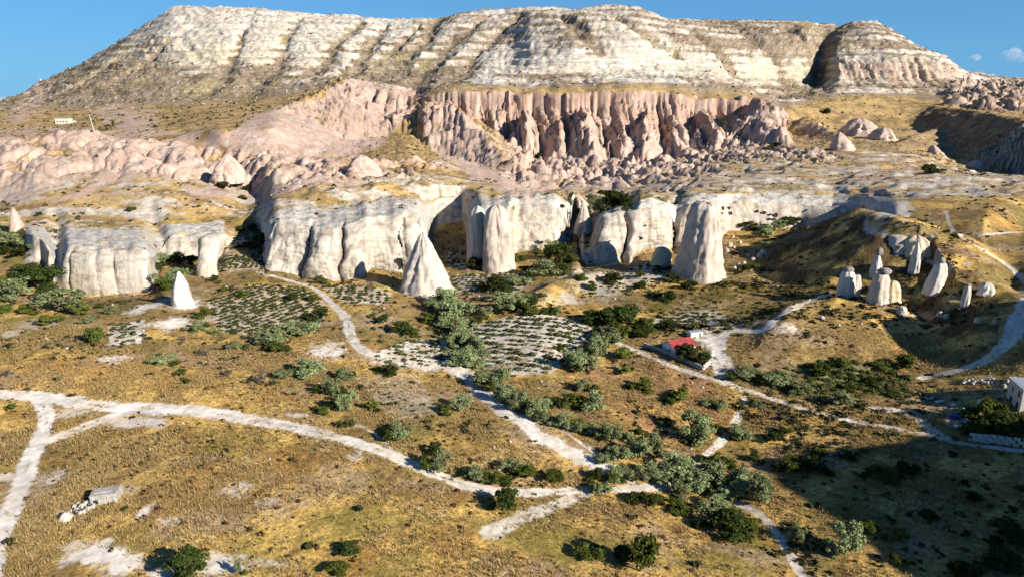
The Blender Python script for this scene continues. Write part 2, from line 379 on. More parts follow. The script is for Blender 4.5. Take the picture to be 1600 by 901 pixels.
# the long slanting gullies one can follow down the slope
def base_at(px, py):
    m = np.abs(PX0 - px) + 2 * np.abs(PY0 - py) + np.where(SG >= SEGN['C1'], 0, 1e6)
    k = np.unravel_index(np.argmin(m), m.shape)
    return float(XX[k]), float(YY[k])
GUL = [([(700,30),(655,70),(610,108),(572,140)], 16), ([(762,24),(705,70),(665,108),(640,145)], 12), ([(812,26),(765,62),(735,95),(700,130)], 10),
       ([(560,38),(520,80),(495,115)], 10), ([(600,40),(570,80),(545,118)], 9), ([(470,28),(440,70),(425,110),(380,150)], 10), ([(385,40),(365,90),(330,140)], 9), ([(655,40),(620,75),(590,100)], 8),
       ([(1075,45),(1110,75),(1135,100)], 14), ([(1150,44),(1185,70),(1215,90)], 12), ([(1230,45),(1255,70),(1275,92)], 12), ([(1325,52),(1290,80),(1275,128)], 14), ([(880,28),(905,55),(930,72)], 9), ([(960,26),(1000,50),(1050,80)], 10),
       ([(300,45),(240,90),(180,130)], 8), ([(230,60),(170,100),(110,140)], 8)]
GULLY = np.zeros(ZZ.shape)
mrow = np.where(SEG >= SEGN['C2'])[0]; msl = slice(mrow[0], mrow[-1] + 1)
gx = XX[msl] + 14 * fbm(XX[msl] / 50, YY[msl] / 50, 3, 69); gy = YY[msl] + 14 * fbm(XX[msl] / 50, YY[msl] / 50, 3, 70)
for pts, wid in GUL:
    P = [base_at(*p) for p in pts]
    best = np.full(gx.shape, 1e9); tb = np.zeros(gx.shape)
    for n_i, ((x0, y0), (x1, y1)) in enumerate(zip(P[:-1], P[1:])):
        dx, dy = x1 - x0, y1 - y0
        t = np.clip(((gx - x0) * dx + (gy - y0) * dy) / (dx * dx + dy * dy + 1e-6), 0, 1)
        dd = np.hypot(gx - x0 - t * dx, gy - y0 - t * dy)
        tb = np.where(dd < best, n_i + t, tb); best = np.minimum(best, dd)
    wv = wid * (0.7 + 0.55 * tb)
    GULLY[msl] = np.maximum(GULLY[msl], np.exp(-(best / wv) ** 2))
ZZ -= 7.5 * GULLY * np.where(SG >= SEGN['M3'], 0, 1)
gul2 = ridged(gq / 30, (YY - 900) / 300, 3, 63)
ZZ += ME * (-np.clip(-gul - 0.0, 0, 1) * 10 + gul2 * 3.5 + 5.0 * fbm(XX / 60, YY / 60, 4, 64))
wst = 0.5 * fbm(XX / 220, YY / 220, 3, 65)
st = ZZ / 13.0 + wst
fl = np.floor(st); fr = st - fl
lv = np.sin(fl * 12.9898) * 43758.5453; lv = lv - np.floor(lv)
STEEP = sstep(0.25, 0.4, fr) * (1 - sstep(0.62, 0.78, fr)) * (0.3 + lv)
lz = (fl + sstep(0.3, 0.7, fr)) * 13.0 - wst * 13.0
ZZ += ME * (0.15 + 0.45 * lv) * sstep(-0.4, 0.3, fbm(XX / 70, YY / 70, 3, 66)) * (lz - ZZ)
st2 = ZZ / 4.3 + 2 * wst; fr2 = st2 - np.floor(st2)
ZZ += ME * 0.35 * sstep(-0.3, 0.3, fbm(XX / 30, YY / 30, 3, 67)) * ((np.floor(st2) + sstep(0.2, 0.8, fr2) - 2 * wst) * 4.3 - ZZ)
ZZ += ME * (2.2 * fbm(XX / 9, YY / 9, 3, 68) + 2.0 * ridged(XX / 14, YY / 22, 3, 78))
# level ledges across the terraces on the right
LT = np.where((SG == SEGN['S1']) | (SG == SEGN['K']), 1.0, 0) * box(1040, 1700, 40)
lzw = 0.9 * fbm(XX / 35, YY / 35, 3, 188)
ZZ += LT * (2.4 * fbm(XX / 45, YY / 30, 3, 79))
lz_ = ZZ / 2.6 + lzw; lf = lz_ - np.floor(lz_)
ZZ += LT * 0.8 * ((np.floor(lz_) + sstep(0.6, 0.92, lf) - lzw) * 2.6 - ZZ)
# rolling ground everywhere
NEAR = np.where(SG <= SEGN['G6'], 1.0, 0.35)
ZZ += NEAR * (0.55 * fbm(XX / 22, YY / 22, 3, 71) + 0.16 * fbm(XX / 3.2, YY / 3.2, 3, 72))
ZZ += np.where((SG >= SEGN['K']) & (SG <= SEGN['C1']), 1, 0) * 1.3 * fbm(XX / 18, YY / 18, 4, 73)

# ---- surface normals, slope
PT = np.stack([XX, YY, ZZ], -1)
du = np.zeros_like(PT); dv = np.zeros_like(PT)
du[:, 1:-1] = PT[:, 2:] - PT[:, :-2]; du[:, 0] = PT[:, 1] - PT[:, 0]; du[:, -1] = PT[:, -1] - PT[:, -2]
dv[1:-1] = PT[2:] - PT[:-2]; dv[0] = PT[1] - PT[0]; dv[-1] = PT[-1] - PT[-2]
NRM = np.cross(du, dv); NRM /= np.linalg.norm(NRM, axis=-1, keepdims=True) + 1e-9
SLOPE = 1 - np.clip(NRM[..., 2], 0, 1)
PXF, PYF = project(XX, YY, ZZ)

# ---- a quick mesh to sight along
dr, dc = 2, 2
ri = np.arange(0, NV, dr); ci = np.arange(0, NU, dc)
sub = PT[np.ix_(ri, ci)]
nr, nc = sub.shape[:2]
idx = np.arange(nr * nc).reshape(nr, nc)
q = np.stack([idx[:-1, :-1], idx[:-1, 1:], idx[1:, 1:], idx[1:, :-1]], -1).reshape(-1, 4)
BVH = BVHTree.FromPolygons(sub.reshape(-1, 3).tolist(), q.tolist())
def at(px, py):
    """where the sight line through a photo point meets the ground"""
    a, b = (px - 800) / FPX, (450.5 - py) / FPX
    d = Vector((a, CP + b * SP, -SP + b * CP)).normalized()
    hit = BVH.ray_cast(Vector((0, 0, CAM_Z)), d)
    return hit[0] if hit[0] is not None else None
def drop(x, y):
    hit = BVH.ray_cast(Vector((x, y, 600)), Vector((0, 0, -1)))
    return hit[0].z if hit[0] is not None else 0.0
# ------------------------------------------------------------------ what covers the ground
FARW = (YY > 450) * 1.0
PXN = PXF + 7 * fbm(XX / 16, YY / 16, 3, 140) + 26 * FARW * fbm(XX / 75, YY / 75, 3, 142); PYN = PYF + 4 * fbm(XX / 16, YY / 16, 3, 141) + 12 * FARW * fbm(XX / 75, YY / 75, 3, 143)
def dist_line(P, x, y):
    """distance to a polyline and the running fraction along it"""
    best = np.full(x.shape, 1e9); tb = np.zeros(x.shape)
    n = len(P) - 1
    for i in range(n):
        x0, y0 = P[i][:2]; x1, y1 = P[i + 1][:2]
        dx, dy = x1 - x0, y1 - y0
        L2 = dx * dx + dy * dy + 1e-9
        t = np.clip(((x - x0) * dx + (y - y0) * dy) / L2, 0, 1)
        d = np.hypot(x - (x0 + t * dx), y - (y0 + t * dy))
        u = d < best
        best = np.where(u, d, best); tb = np.where(u, (i + t) / n, tb)
    return best, tb
def smooth_line(pts, n=4):
    out = []
    for i in range(len(pts) - 1):
        p0 = pts[max(i - 1, 0)]; p1 = pts[i]; p2 = pts[i + 1]; p3 = pts[min(i + 2, len(pts) - 1)]
        for k in range(n):
            t = k / n
            out.append(tuple(0.5 * ((2 * b) + (-a + c) * t + (2 * a - 5 * b + 4 * c - d) * t * t + (-a + 3 * b - 3 * c + d) * t**3) for a, b, c, d in zip(p0, p1, p2, p3)))
    out.append(pts[-1])
    return out
# name, sighted points, width at start and end, whiteness
ROADS = [
 ('dirt_road', [(-60,612),(0,616),(60,617),(130,630),(200,637),(260,638),(330,644),(390,655),(450,664),(520,681),(590,702),(640,723),(690,745),(740,760),(790,769),(850,769),(930,764),(1000,762),(1060,757)], 4.6, 2.4, 1.0),
 ('dirt_road', [(60,618),(73,650),(60,690),(40,735),(20,790),(-5,850),(-20,900)], 3.4, 3.6, 1.0),
 ('dirt_road', [(58,695),(110,675),(170,652),(215,640)], 3.2, 3.4, 0.95),
 ('dirt_path', [(925,767),(880,783),(830,803),(768,830)], 2.4, 4.2, 0.72),
 ('dirt_path', [(1062,757),(1090,722),(1120,695),(1145,668),(1158,640),(1162,622)], 2.0, 1.8, 0.85),
 ('dirt_path', [(1062,757),(1105,767),(1150,784),(1190,806),(1218,838),(1238,870),(1262,915)], 2.2, 1.5, 0.9),
 ('dirt_road', [(958,533),(1000,550),(1060,575),(1130,597),(1200,620),(1280,645),(1360,662),(1440,677),(1490,690),(1610,706)], 2.0, 2.0, 0.8),
 ('dirt_road', [(1132,596),(1121,570),(1122,540),(1140,517),(1190,516),(1222,490),(1260,472),(1300,458)], 3.6, 2.2, 0.95),
 ('dirt_road', [(402,425),(440,435),(490,450),(520,475),(543,500),(549,527),(575,552),(640,562),(700,565)], 1.6, 4.4, 0.85),
 ('dirt_road', [(1620,455),(1592,490),(1580,525),(1560,548),(1530,568),(1480,583),(1440,590)], 4.8, 2.4, 0.95),
 ('dirt_path', [(1478,330),(1490,362),(1530,387),(1568,410),(1605,440)], 1.2, 2.0, 0.7),
 ('dirt_path', [(1365,640),(1420,643),(1450,668),(1490,690)], 3.0, 2.2, 0.7),
 ('dirt_path', [(1605,362),(1570,364),(1530,368)], 1.2, 1.2, 0.6),
 ('dirt_path', [(835,470),(842,448),(880,433),(930,418),(985,410)], 1.6, 1.6, 0.7),
 ('dirt_path', [(545,660),(575,670),(600,690),(615,705)], 0.9, 0.9, 0.6),
]
WASH = [('dry_streambed', [(690,566),(725,585),(760,618),(800,650),(850,683),(900,712),(950,733),(985,745)], 6.2, 3.6, 1.0),
        ('dry_streambed', [(770,590),(815,625),(860,655),(905,690),(945,715)], 1.0, 1.0, 0.7)]
def sight(pts):
    out = []
    for p in smooth_line(pts, 3):
        w = at(*p)
        if w is not None: out.append((w.x, w.y, w.z))
    return out
PART = np.zeros(ZZ.shape, np.int32)                 # which piece of the setting a point belongs to
DUST = np.zeros(ZZ.shape)
nz_edge = 1.3 * fbm(XX / 9, YY / 9, 3, 152) + 0.9 * fbm(XX / 5, YY / 5, 3, 150) + 0.6 * fbm(XX / 1.3, YY / 1.3, 2, 151)
LINES = []
for i, (nm, pts, w0, w1, wh) in enumerate(ROADS + WASH):
    P = sight(pts)
    LINES.append(P)
    xs = [p[0] for p in P]; ys = [p[1] for p in P]
    sel = (XX > min(xs) - 12) & (XX < max(xs) + 12) & (YY > min(ys) - 12) & (YY < max(ys) + 12)
    d, t = dist_line(P, XX[sel], YY[sel])
    wd = 0.58 * (w0 + (w1 - w0) * t) * (1 if nm != 'dirt_road' or i else 1 + 0.45 * np.exp(-((t - 0.3) / 0.12) ** 2))
    e = d / 1.0 + nz_edge[sel] * (1.2 if nm != 'dry_streambed' else 2.4) * np.clip(wd / 4, 0.35, 1)
    m = (1 - sstep(wd * 0.72, wd * 1.12, e)) * wh
    # worn wheel tracks with a grassy crown between them
    if nm == 'dirt_road':
        crown = np.exp(-(d / np.clip(wd * .22, .3, .6)) ** 2) * sstep(-0.1, 0.25, fbm(XX[sel] / 7, YY[sel] / 7, 3, 153))
        m = m * (1 - 0.5 * crown)
    cur = DUST[sel]; DUST[sel] = np.maximum(cur, m)
    pp = PART[sel]; pp[(e < wd * 1.0)] = 20 + i; PART[sel] = pp
# bare apron by the farmhouse and bare patches of pale soil
NB = 0.45 * fbm(XX / 6, YY / 6, 3, 160) + 0.35 * fbm(XX / 1.6, YY / 2.2, 3, 161)
def blob(px, py, rx, ry, amt=1.0, rough=1.0):
    w = at(px, py)
    w2 = at(px + rx, py); w3 = at(px, py - ry)
    ax = abs(w2.x - w.x); ay = max(abs(w3.y - w.y), 0.5)
    k = (np.abs(XX - w.x) < 2 * ax) & (np.abs(YY - w.y) < 2 * ay)
    dd = np.hypot((XX[k] - w.x) / ax, (YY[k] - w.y) / ay)
    DUST[k] = np.maximum(DUST[k], amt * (1 - sstep(0.45, 1.15, dd + rough * 1.5 * NB[k])))
for b in [(1112,532,26,18,.95),(1130,560,14,20,.9),(215,660,60,10,.75),(110,645,40,9,.6),(370,765,28,14,.5),(415,785,22,8,.4),
          (150,868,60,20,.95),(190,885,40,22,.95),(120,850,30,10,.6),(225,800,12,14,.8),(270,815,26,9,.55),(335,885,55,26,1.0),(250,893,30,12,.9),(420,880,40,6,.45),
          (10,745,26,8,.7),(560,710,14,10,.5),(465,648,24,5,.6),(510,545,34,16,.9),(205,520,24,14,.95),(180,560,30,8,.7),(270,505,34,12,.95),(290,475,30,10,.9),(230,478,22,8,.9),(330,497,20,6,.5),
          (1490,660,22,8,.6),(1230,512,30,8,.5),(640,568,60,12,.85),(720,580,26,12,.95),(935,435,50,12,.55),(1010,430,40,10,.6),(885,465,16,10,.7),(1590,600,22,5,.6),(1540,592,26,3,.7),
          (60,505,34,12,.35),(20,520,20,10,.5),(880,470,40,6,.3),(100,800,18,6,.6),(85,745,20,12,.5),(180,765,40,8,.35)]:
    blob(*b)

# vineyards and tilled plots, sighted corner by corner
PLOTS = [
 ('V1', [(738,508),(850,484),(925,512),(905,545),(862,583),(768,588),(735,540)], .85),
 ('V2', [(578,556),(642,530),(696,534),(708,562),(640,576)], .85),
 ('V3', [(322,470),(400,446),(470,448),(512,475),(505,503),(400,524),(345,518)], .5),
 ('V4', [(332,406),(406,398),(412,420),(336,425)], .5),
 ('V5', [(350,364),(405,352),(408,385),(352,396)], .6),
 ('V6', [(498,446),(560,446),(612,458),(606,476),(540,476)], .6),
 ('V7', [(708,432),(800,425),(838,436),(800,462),(712,455)], .55),
 ('V8', [(925,432),(1010,410),(1045,426),(1000,452),(935,450)], .6),
 ('V9', [(1160,588),(1320,558),(1430,592),(1405,624),(1250,618)], .08),
 ('V10', [(166,508),(228,498),(220,536),(172,540)], .9),
 ('V11', [(1008,500),(1110,482),(1200,500),(1110,518)], .45),
 ('V12', [(700,392),(735,402),(735,420),(700,418)], .6),
 ('V13', [(556,588),(650,582),(690,645),(615,658)], .3),
]
PLOTW = {}
wx = XX + 0.8 * fbm(XX / 6, YY / 6, 3, 170); wy = YY + 0.8 * fbm(XX / 6, YY / 6, 3, 171)
DN = 0.85 + 0.3 * fbm(XX / 4, YY / 4, 3, 172)
for i, (nm, poly, soil) in enumerate(PLOTS):
    W = [at(*p) for p in poly]
    PLOTW[nm] = [(w.x, w.y) for w in W]
    m = inpoly(PLOTW[nm], wx, wy) & (SG <= SEGN['T'])
    DUST = np.where(m, np.maximum(DUST, soil * DN), DUST)
    PART[m & (PART < 20)] = 50 + i

# ---- rock cover
WHITE = np.zeros(ZZ.shape)
segB, segT = SG == SEGN['B'], SG == SEGN['T']
cl = box(40, 350, 3) + box(410, 735, 3) + box(728, 1345, 4)
WHITE = np.maximum(WHITE, np.where(segB, sstep(0.03, 0.10, ST + 0.10 * fbm(XX / 4, YY / 4, 3, 180)), 0) * np.clip(cl, 0, 1))
WHITE = np.maximum(WHITE, np.where(segT, 1 - sstep(0.75, 1.05, ST + 0.45 * fbm(XX / 12, YY / 12, 4, 181)), 0) * np.clip(box(40, 350, 3) + box(400, 912, 3) + box(925, 1420, 10), 0, 1))
pk_ = fbm(XX / 9, YY / 5, 4, 186)
WHITE = np.where(segT, WHITE * (1 - 0.75 * sstep(0.22, 0.42, pk_)), WHITE)
# bleached ledges and washed-out slopes above the white cliffs and on the terraces to the right
lg = fbm(XX / 40, YY / 10, 4, 182) + 0.35 * fbm(XX / 5, YY / 3, 3, 183)
nS = np.where((SG == SEGN['K']), 1.0, 0) + np.where(SG == SEGN['S1'], 1 - sstep(0.1, 0.5, ST), 0)
WHITE = np.maximum(WHITE, nS * sstep(0.08, 0.24, lg + 0.55 * SLOPE + 0.12 * box(380, 680, 20) + 0.1 * box(1080, 1500, 20)))
R8f = inpoly([(1350,318),(1430,320),(1420,345),(1375,375),(1350,360)])
WHITE = np.maximum(WHITE, R8f * sstep(-0.1, 0.1, fbm(XX / 9, YY / 9, 3, 184)))
WHITE = np.maximum(WHITE, inpoly([(1405,372),(1460,368),(1470,392),(1530,412),(1470,425),(1420,395)]) * 0.8 * sstep(-0.05, 0.15, fbm(XX / 7, YY / 7, 3, 185)))
PINK = np.zeros(ZZ.shape)
n_b = 1.3 * (bl1 - .42) + 0.8 * (bl2 - .42) + 0.6 * fbm(XX / 45, YY / 45, 3, 190)
PINK = np.maximum(PINK, BAD * sstep(-0.06, 0.12, n_b + 0.35 * fbm(XX / 28, YY / 40, 4, 187) + 0.8 * SLOPE - 0.14))
PINK = np.maximum(PINK, LOWB * sstep(0.0, 0.22, n_b + 0.9 * SLOPE - 0.14))
PINK = np.maximum(PINK, np.clip(PC + PC2 * 2, 0, 1) * sstep(0.05, 0.16, ST + 0.3 * SLOPE) * sstep(0.10, 0.22, SLOPE + 0.12 * fbm(XX / 14, YY / 14, 3, 191)))
PINK = np.maximum(PINK, np.clip(R3 * 1.2 + RF, 0, 1) * sstep(0.0, 0.2, SLOPE * 1.5 + 0.3 * fbm(XX / 10, YY / 10, 3, 192)))
face1 = inpoly([(338,222),(372,190),(440,168),(500,150),(545,120),(640,142),(640,180),(610,215),(560,240),(530,255),(500,265),(430,250),(360,232)])
PINK = np.maximum(PINK, face1 * sstep(-0.2, 0.05, 0.8 * fbm(XX / 26, YY / 26, 4, 193) + 0.35 * gd + 0.5 * SLOPE))
face2 = inpoly([(668,165),(700,160),(740,195),(790,240),(838,300),(832,318),(760,290),(690,250),(655,190)])
PINK = np.maximum(PINK, face2 * sstep(-0.2, 0.03, 0.8 * fbm(XX / 26, YY / 26, 4, 194) + 0.35 * gd + 0.4 * SLOPE))
PINK = np.maximum(PINK, RGT * sstep(0.05, 0.2, SLOPE + 0.3 * fbm(XX / 30, YY / 30, 3, 195)) * 0.9)
pk_l = inpoly([(150,172),(200,158),(245,170),(248,200),(190,208),(158,196)])
PINK = np.maximum(PINK, pk_l * sstep(-0.15, 0.2, fbm(XX / 24, YY / 40, 4, 196) + 0.5 * (bl1 - .3)))
PINK = np.maximum(PINK, inpoly([(10,190),(40,140),(72,128),(95,120),(75,150),(50,185)]) * sstep(-0.25, 0.1, fbm(XX / 18, YY / 30, 4, 199)))
PINK = np.maximum(PINK, np.clip(PC3 * 2, 0, 1) * sstep(0.12, 0.3, SLOPE) * 0.8)
PINK = np.maximum(PINK, R3b * sstep(0.1, 0.3, 0.5 * fbm(XX / 16, YY / 16, 3, 197) + SLOPE))
PINK *= 1 - 0.9 * np.clip(R4, 0, 1) * (YY < 1000)
# thin pale ledges that follow the level across the terraces on the right
LEDGE = np.where((SG == SEGN['S1']) | (SG == SEGN['K']), 1.0, 0) * box(960, 1640, 40) * sstep(0.55, 0.66, lf) * sstep(-0.2, 0.05, fbm(XX / 30, YY / 18, 3, 189))
WHITE = np.maximum(WHITE, 0.95 * LEDGE)
PINK = np.maximum(PINK, VAL * sstep(0.0, 0.2, n_b + 0.9 * SLOPE - 0.16))
# scattered small outcrops on the middle slopes
out_n = ridged(XX / 26, YY / 40, 4, 198)
OUT = np.where((SG == SEGN['S1']) | (SG == SEGN['S2']), 1, 0) * sstep(0.36, 0.46, out_n + 0.5 * SLOPE)
PINK = np.maximum(PINK, OUT * 0.8 * (1 - box(560, 790, 20)) * (1 - 0.75 * box(1000, 1700, 60)) * (1 - 0.8 * np.clip(R4, 0, 1)))
# mesa cover: pale strata, brown debris, dark gullies
ME1 = np.where(SG >= SEGN['C2'], 1.0, 0.0) * np.where(SG == SEGN['C2'], sstep(0.0, 0.25, ST), 1.0)
deb = (0.17 + 1.0 * GULLY + 0.8 * fbm(XX / 120, YY / 120, 4, 200) + 0.75 * np.clip(-gul, -0.35, 1) + 0.5 * fbm(XX / 22, YY / 22, 4, 201) - 0.55 * (STEEP - 0.35)
       - 0.55 * np.exp(-((PXF - 400) / 150) ** 2 - ((PYF - 60) / 40) ** 2)
       - 0.7 * np.exp(-((PXF - 940) / 130) ** 2 - ((PYF - 95) / 20) ** 2)
       - 0.7 * np.exp(-((PXF - 1220) / 70) ** 2 - ((PYF - 112) / 18) ** 2)
       - 0.3 * np.exp(-((PXF - 1420) / 80) ** 2 - ((PYF - 100) / 22) ** 2)
       + 0.5 * sstep(1030, 1080, PXF) * (1 - sstep(70, 90, PYF))
       + 0.55 * (1 - sstep(150, 260, PXF)) + 0.55 * sstep(92, 112, PYF) * (1 - sstep(430, 520, PXF)) - 0.25 * (1 - sstep(60, 95, PYF)) * sstep(230, 300, PXF) * (1 - sstep(520, 600, PXF)) + 0.5 * sstep(125, 150, PYF)
       + 0.25 * np.where(SG >= SEGN['M3'], 1, 0))
PALE = ME1 * (1 - sstep(-0.12, 0.22, deb))
CREAM = ME1

# ---- base colours of soil and rock, with shade mixed in on the right slopes
def col(*c): return np.array(c)
g1 = fbm(XX / 38, YY / 38, 4, 210); g2 = fbm(XX / 9, YY / 9, 4, 211); g3 = fbm(XX / 2.2, YY / 2.2, 3, 212)
straw, umber, olive, rust = col(.57, .372, .112), col(.29, .172, .05), col(.23, .185, .045), col(.365, .188, .055)
pale_g = col(.61, .46, .20)
def lerp(a, b, t): return a + (b - a) * np.clip(t, 0, 1)[..., None]
C = np.broadcast_to(straw, ZZ.shape + (3,)).copy()
C = lerp(C, umber, sstep(-0.15, 0.35, g2 + 0.5 * g1))
C = lerp(C, rust, 0.75 * sstep(0.05, 0.4, fbm(XX / 24, YY / 24, 4, 213)))
C = lerp(C, olive, 0.8 * sstep(0.08, 0.38, fbm(XX / 30, YY / 30, 4, 214) + 0.25 * g3))
C = lerp(C, pale_g, 0.75 * sstep(0.12, 0.45, fbm(XX / 14, YY / 14, 4, 215) + 0.3 * g3))
gl = fbm(XX / 55, YY / 40, 4, 216)
C = lerp(C, lerp(np.broadcast_to(col(.205, .135, .062), C.shape), col(.155, .125, .048), sstep(-.1, .2, g1)), (0.5 + 0.22 * sstep(140, 200, YY)) * sstep(-0.02, 0.22, gl + 0.2 * g2 + 0.16 * sstep(150, 230, YY)))
C = lerp(C, col(.40, .285, .19), 0.55 * sstep(0.12, 0.35, fbm(XX / 26, YY / 20, 4, 217) + 0.2 * g3))
far = np.where(SG >= SEGN['K'], 1.0, 0) * sstep(0, 0.4, ST + (SG > SEGN['K']))
C = lerp(C, lerp(np.broadcast_to(col(.45, .31, .14), C.shape), col(.255, .17, .085), sstep(-0.25, 0.3, g1 + g2)), far * 0.8)
# right slopes are scrubby dark earth, darkened further to paint in their shade, the floor behind the farmhouse is greener
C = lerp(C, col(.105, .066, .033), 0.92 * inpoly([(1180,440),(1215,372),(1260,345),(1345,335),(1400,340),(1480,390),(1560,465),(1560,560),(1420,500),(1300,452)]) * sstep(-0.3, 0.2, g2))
C = lerp(C, olive * 0.6, 0.85 * inpoly([(1000,470),(1130,440),(1290,440),(1300,455),(1200,500),(1120,510),(1010,510)]) * sstep(-0.2, 0.15, g2))
C = lerp(C, olive, 0.75 * inpoly([(0,470),(130,490),(120,530),(40,540),(0,520)]) * sstep(-0.2, 0.2, g2))
C = lerp(C, col(.33, .18, .09), 0.8 * inpoly([(860,600),(960,545),(1110,590),(1150,650),(1060,700),(960,640)]) * sstep(-0.35, 0.1, g2))
C = lerp(C, col(.12, .12, .035), 0.8 * inpoly([(1160,588),(1320,558),(1430,592),(1405,624),(1250,618)]))
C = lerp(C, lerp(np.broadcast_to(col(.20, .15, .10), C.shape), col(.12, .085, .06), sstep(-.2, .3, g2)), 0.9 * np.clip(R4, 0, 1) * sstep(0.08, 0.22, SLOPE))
GRASSY = np.ones(ZZ.shape)
dustc = lerp(np.broadcast_to(col(.72, .635, .53), C.shape), col(.81, .75, .67), sstep(-0.3, 0.3, g2))
C = lerp(C, dustc, DUST); GRASSY *= 1 - DUST
wv = fbm(XX / 7, ZZ / 3 + YY / 20, 4, 220)
whitec = lerp(np.broadcast_to(col(.595, .53, .44), C.shape), col(.42, .35, .28), sstep(-0.05, 0.4, wv))
whitec = lerp(whitec, col(.66, .55, .38), 0.6 * sstep(0.05, 0.4, fbm(XX / 12, ZZ / 8, 3, 221)) * box(590, 1300, 40))
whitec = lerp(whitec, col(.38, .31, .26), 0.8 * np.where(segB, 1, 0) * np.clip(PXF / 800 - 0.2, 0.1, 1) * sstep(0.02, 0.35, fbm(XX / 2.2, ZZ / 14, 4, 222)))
whitec = lerp(whitec, col(.30, .25, .20), 0.7 * np.where(segB, 1, 0) * sstep(0.35, 0.75, (1 - cr1)) * left_smooth)  # darker brown along the clefts between ribs
whitec = lerp(whitec, col(.56, .525, .47), 0.8 * np.where(segT, 1, 0))
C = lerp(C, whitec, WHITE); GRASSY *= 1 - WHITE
pv = fbm(XX / 10, ZZ / 10 + YY / 30, 4, 223)
pinkc = lerp(np.broadcast_to(col(.575, .40, .315), C.shape), col(.60, .475, .395), sstep(-0.2, 0.35, pv))
pinkc = lerp(pinkc, col(.56, .345, .25), np.clip(PC + 0.45 * R1, 0, 1) * 0.75 * sstep(-0.3, 0.3, fbm(XX / 25, ZZ / 25, 4, 224)))
pinkc = lerp(pinkc, col(.33, .235, .19), np.clip(PC * 1.2, 0, 1) * 0.75 * sstep(0.05, 0.4, fbm(XX / 5, ZZ / 30, 4, 225) + 0.25 * ST))
pinkc = pinkc * (0.93 - 0.1 * np.clip(R1, 0, 1))[..., None]
C = lerp(C, pinkc, PINK); GRASSY *= 1 - PINK
mv = fbm(XX / 60, ZZ / 4, 4, 226)
palec = lerp(np.broadcast_to(col(.59, .51, .41), C.shape), col(.66, .60, .52), sstep(-0.3, 0.3, mv))
palec = lerp(palec, col(.62, .53, .34), 0.6 * np.clip(np.exp(-((PXF - 330) / 130) ** 2 - ((PYF - 95) / 25) ** 2) + np.exp(-((PXF - 1200) / 100) ** 2 - ((PYF - 115) / 18) ** 2), 0, 1))
brownc = lerp(np.broadcast_to(col(.33, .255, .175), C.shape), col(.225, .165, .105), sstep(-0.2, 0.3, fbm(XX / 40, YY / 40, 4, 227)))
brownc = lerp(brownc, col(.36, .30, .13), 0.5 * sstep(0.15, 0.4, fbm(XX / 80, YY / 80, 3, 228)))
speck = sstep(0.1, 0.35, fbm(XX / 7, ZZ / 2.5, 4, 229))
mesac = lerp(brownc, col(.56, .48, .39), 0.55 * speck)
mesac = lerp(mesac, palec, PALE * (1 - 0.45 * sstep(0.15, 0.4, fbm(XX / 9, ZZ / 2.0, 3, 230))))
C = lerp(C, mesac, ME1 * (1 - PINK)); GRASSY *= 1 - 0.6 * ME1
ROCK = 1 - np.clip(GRASSY, 0, 1)

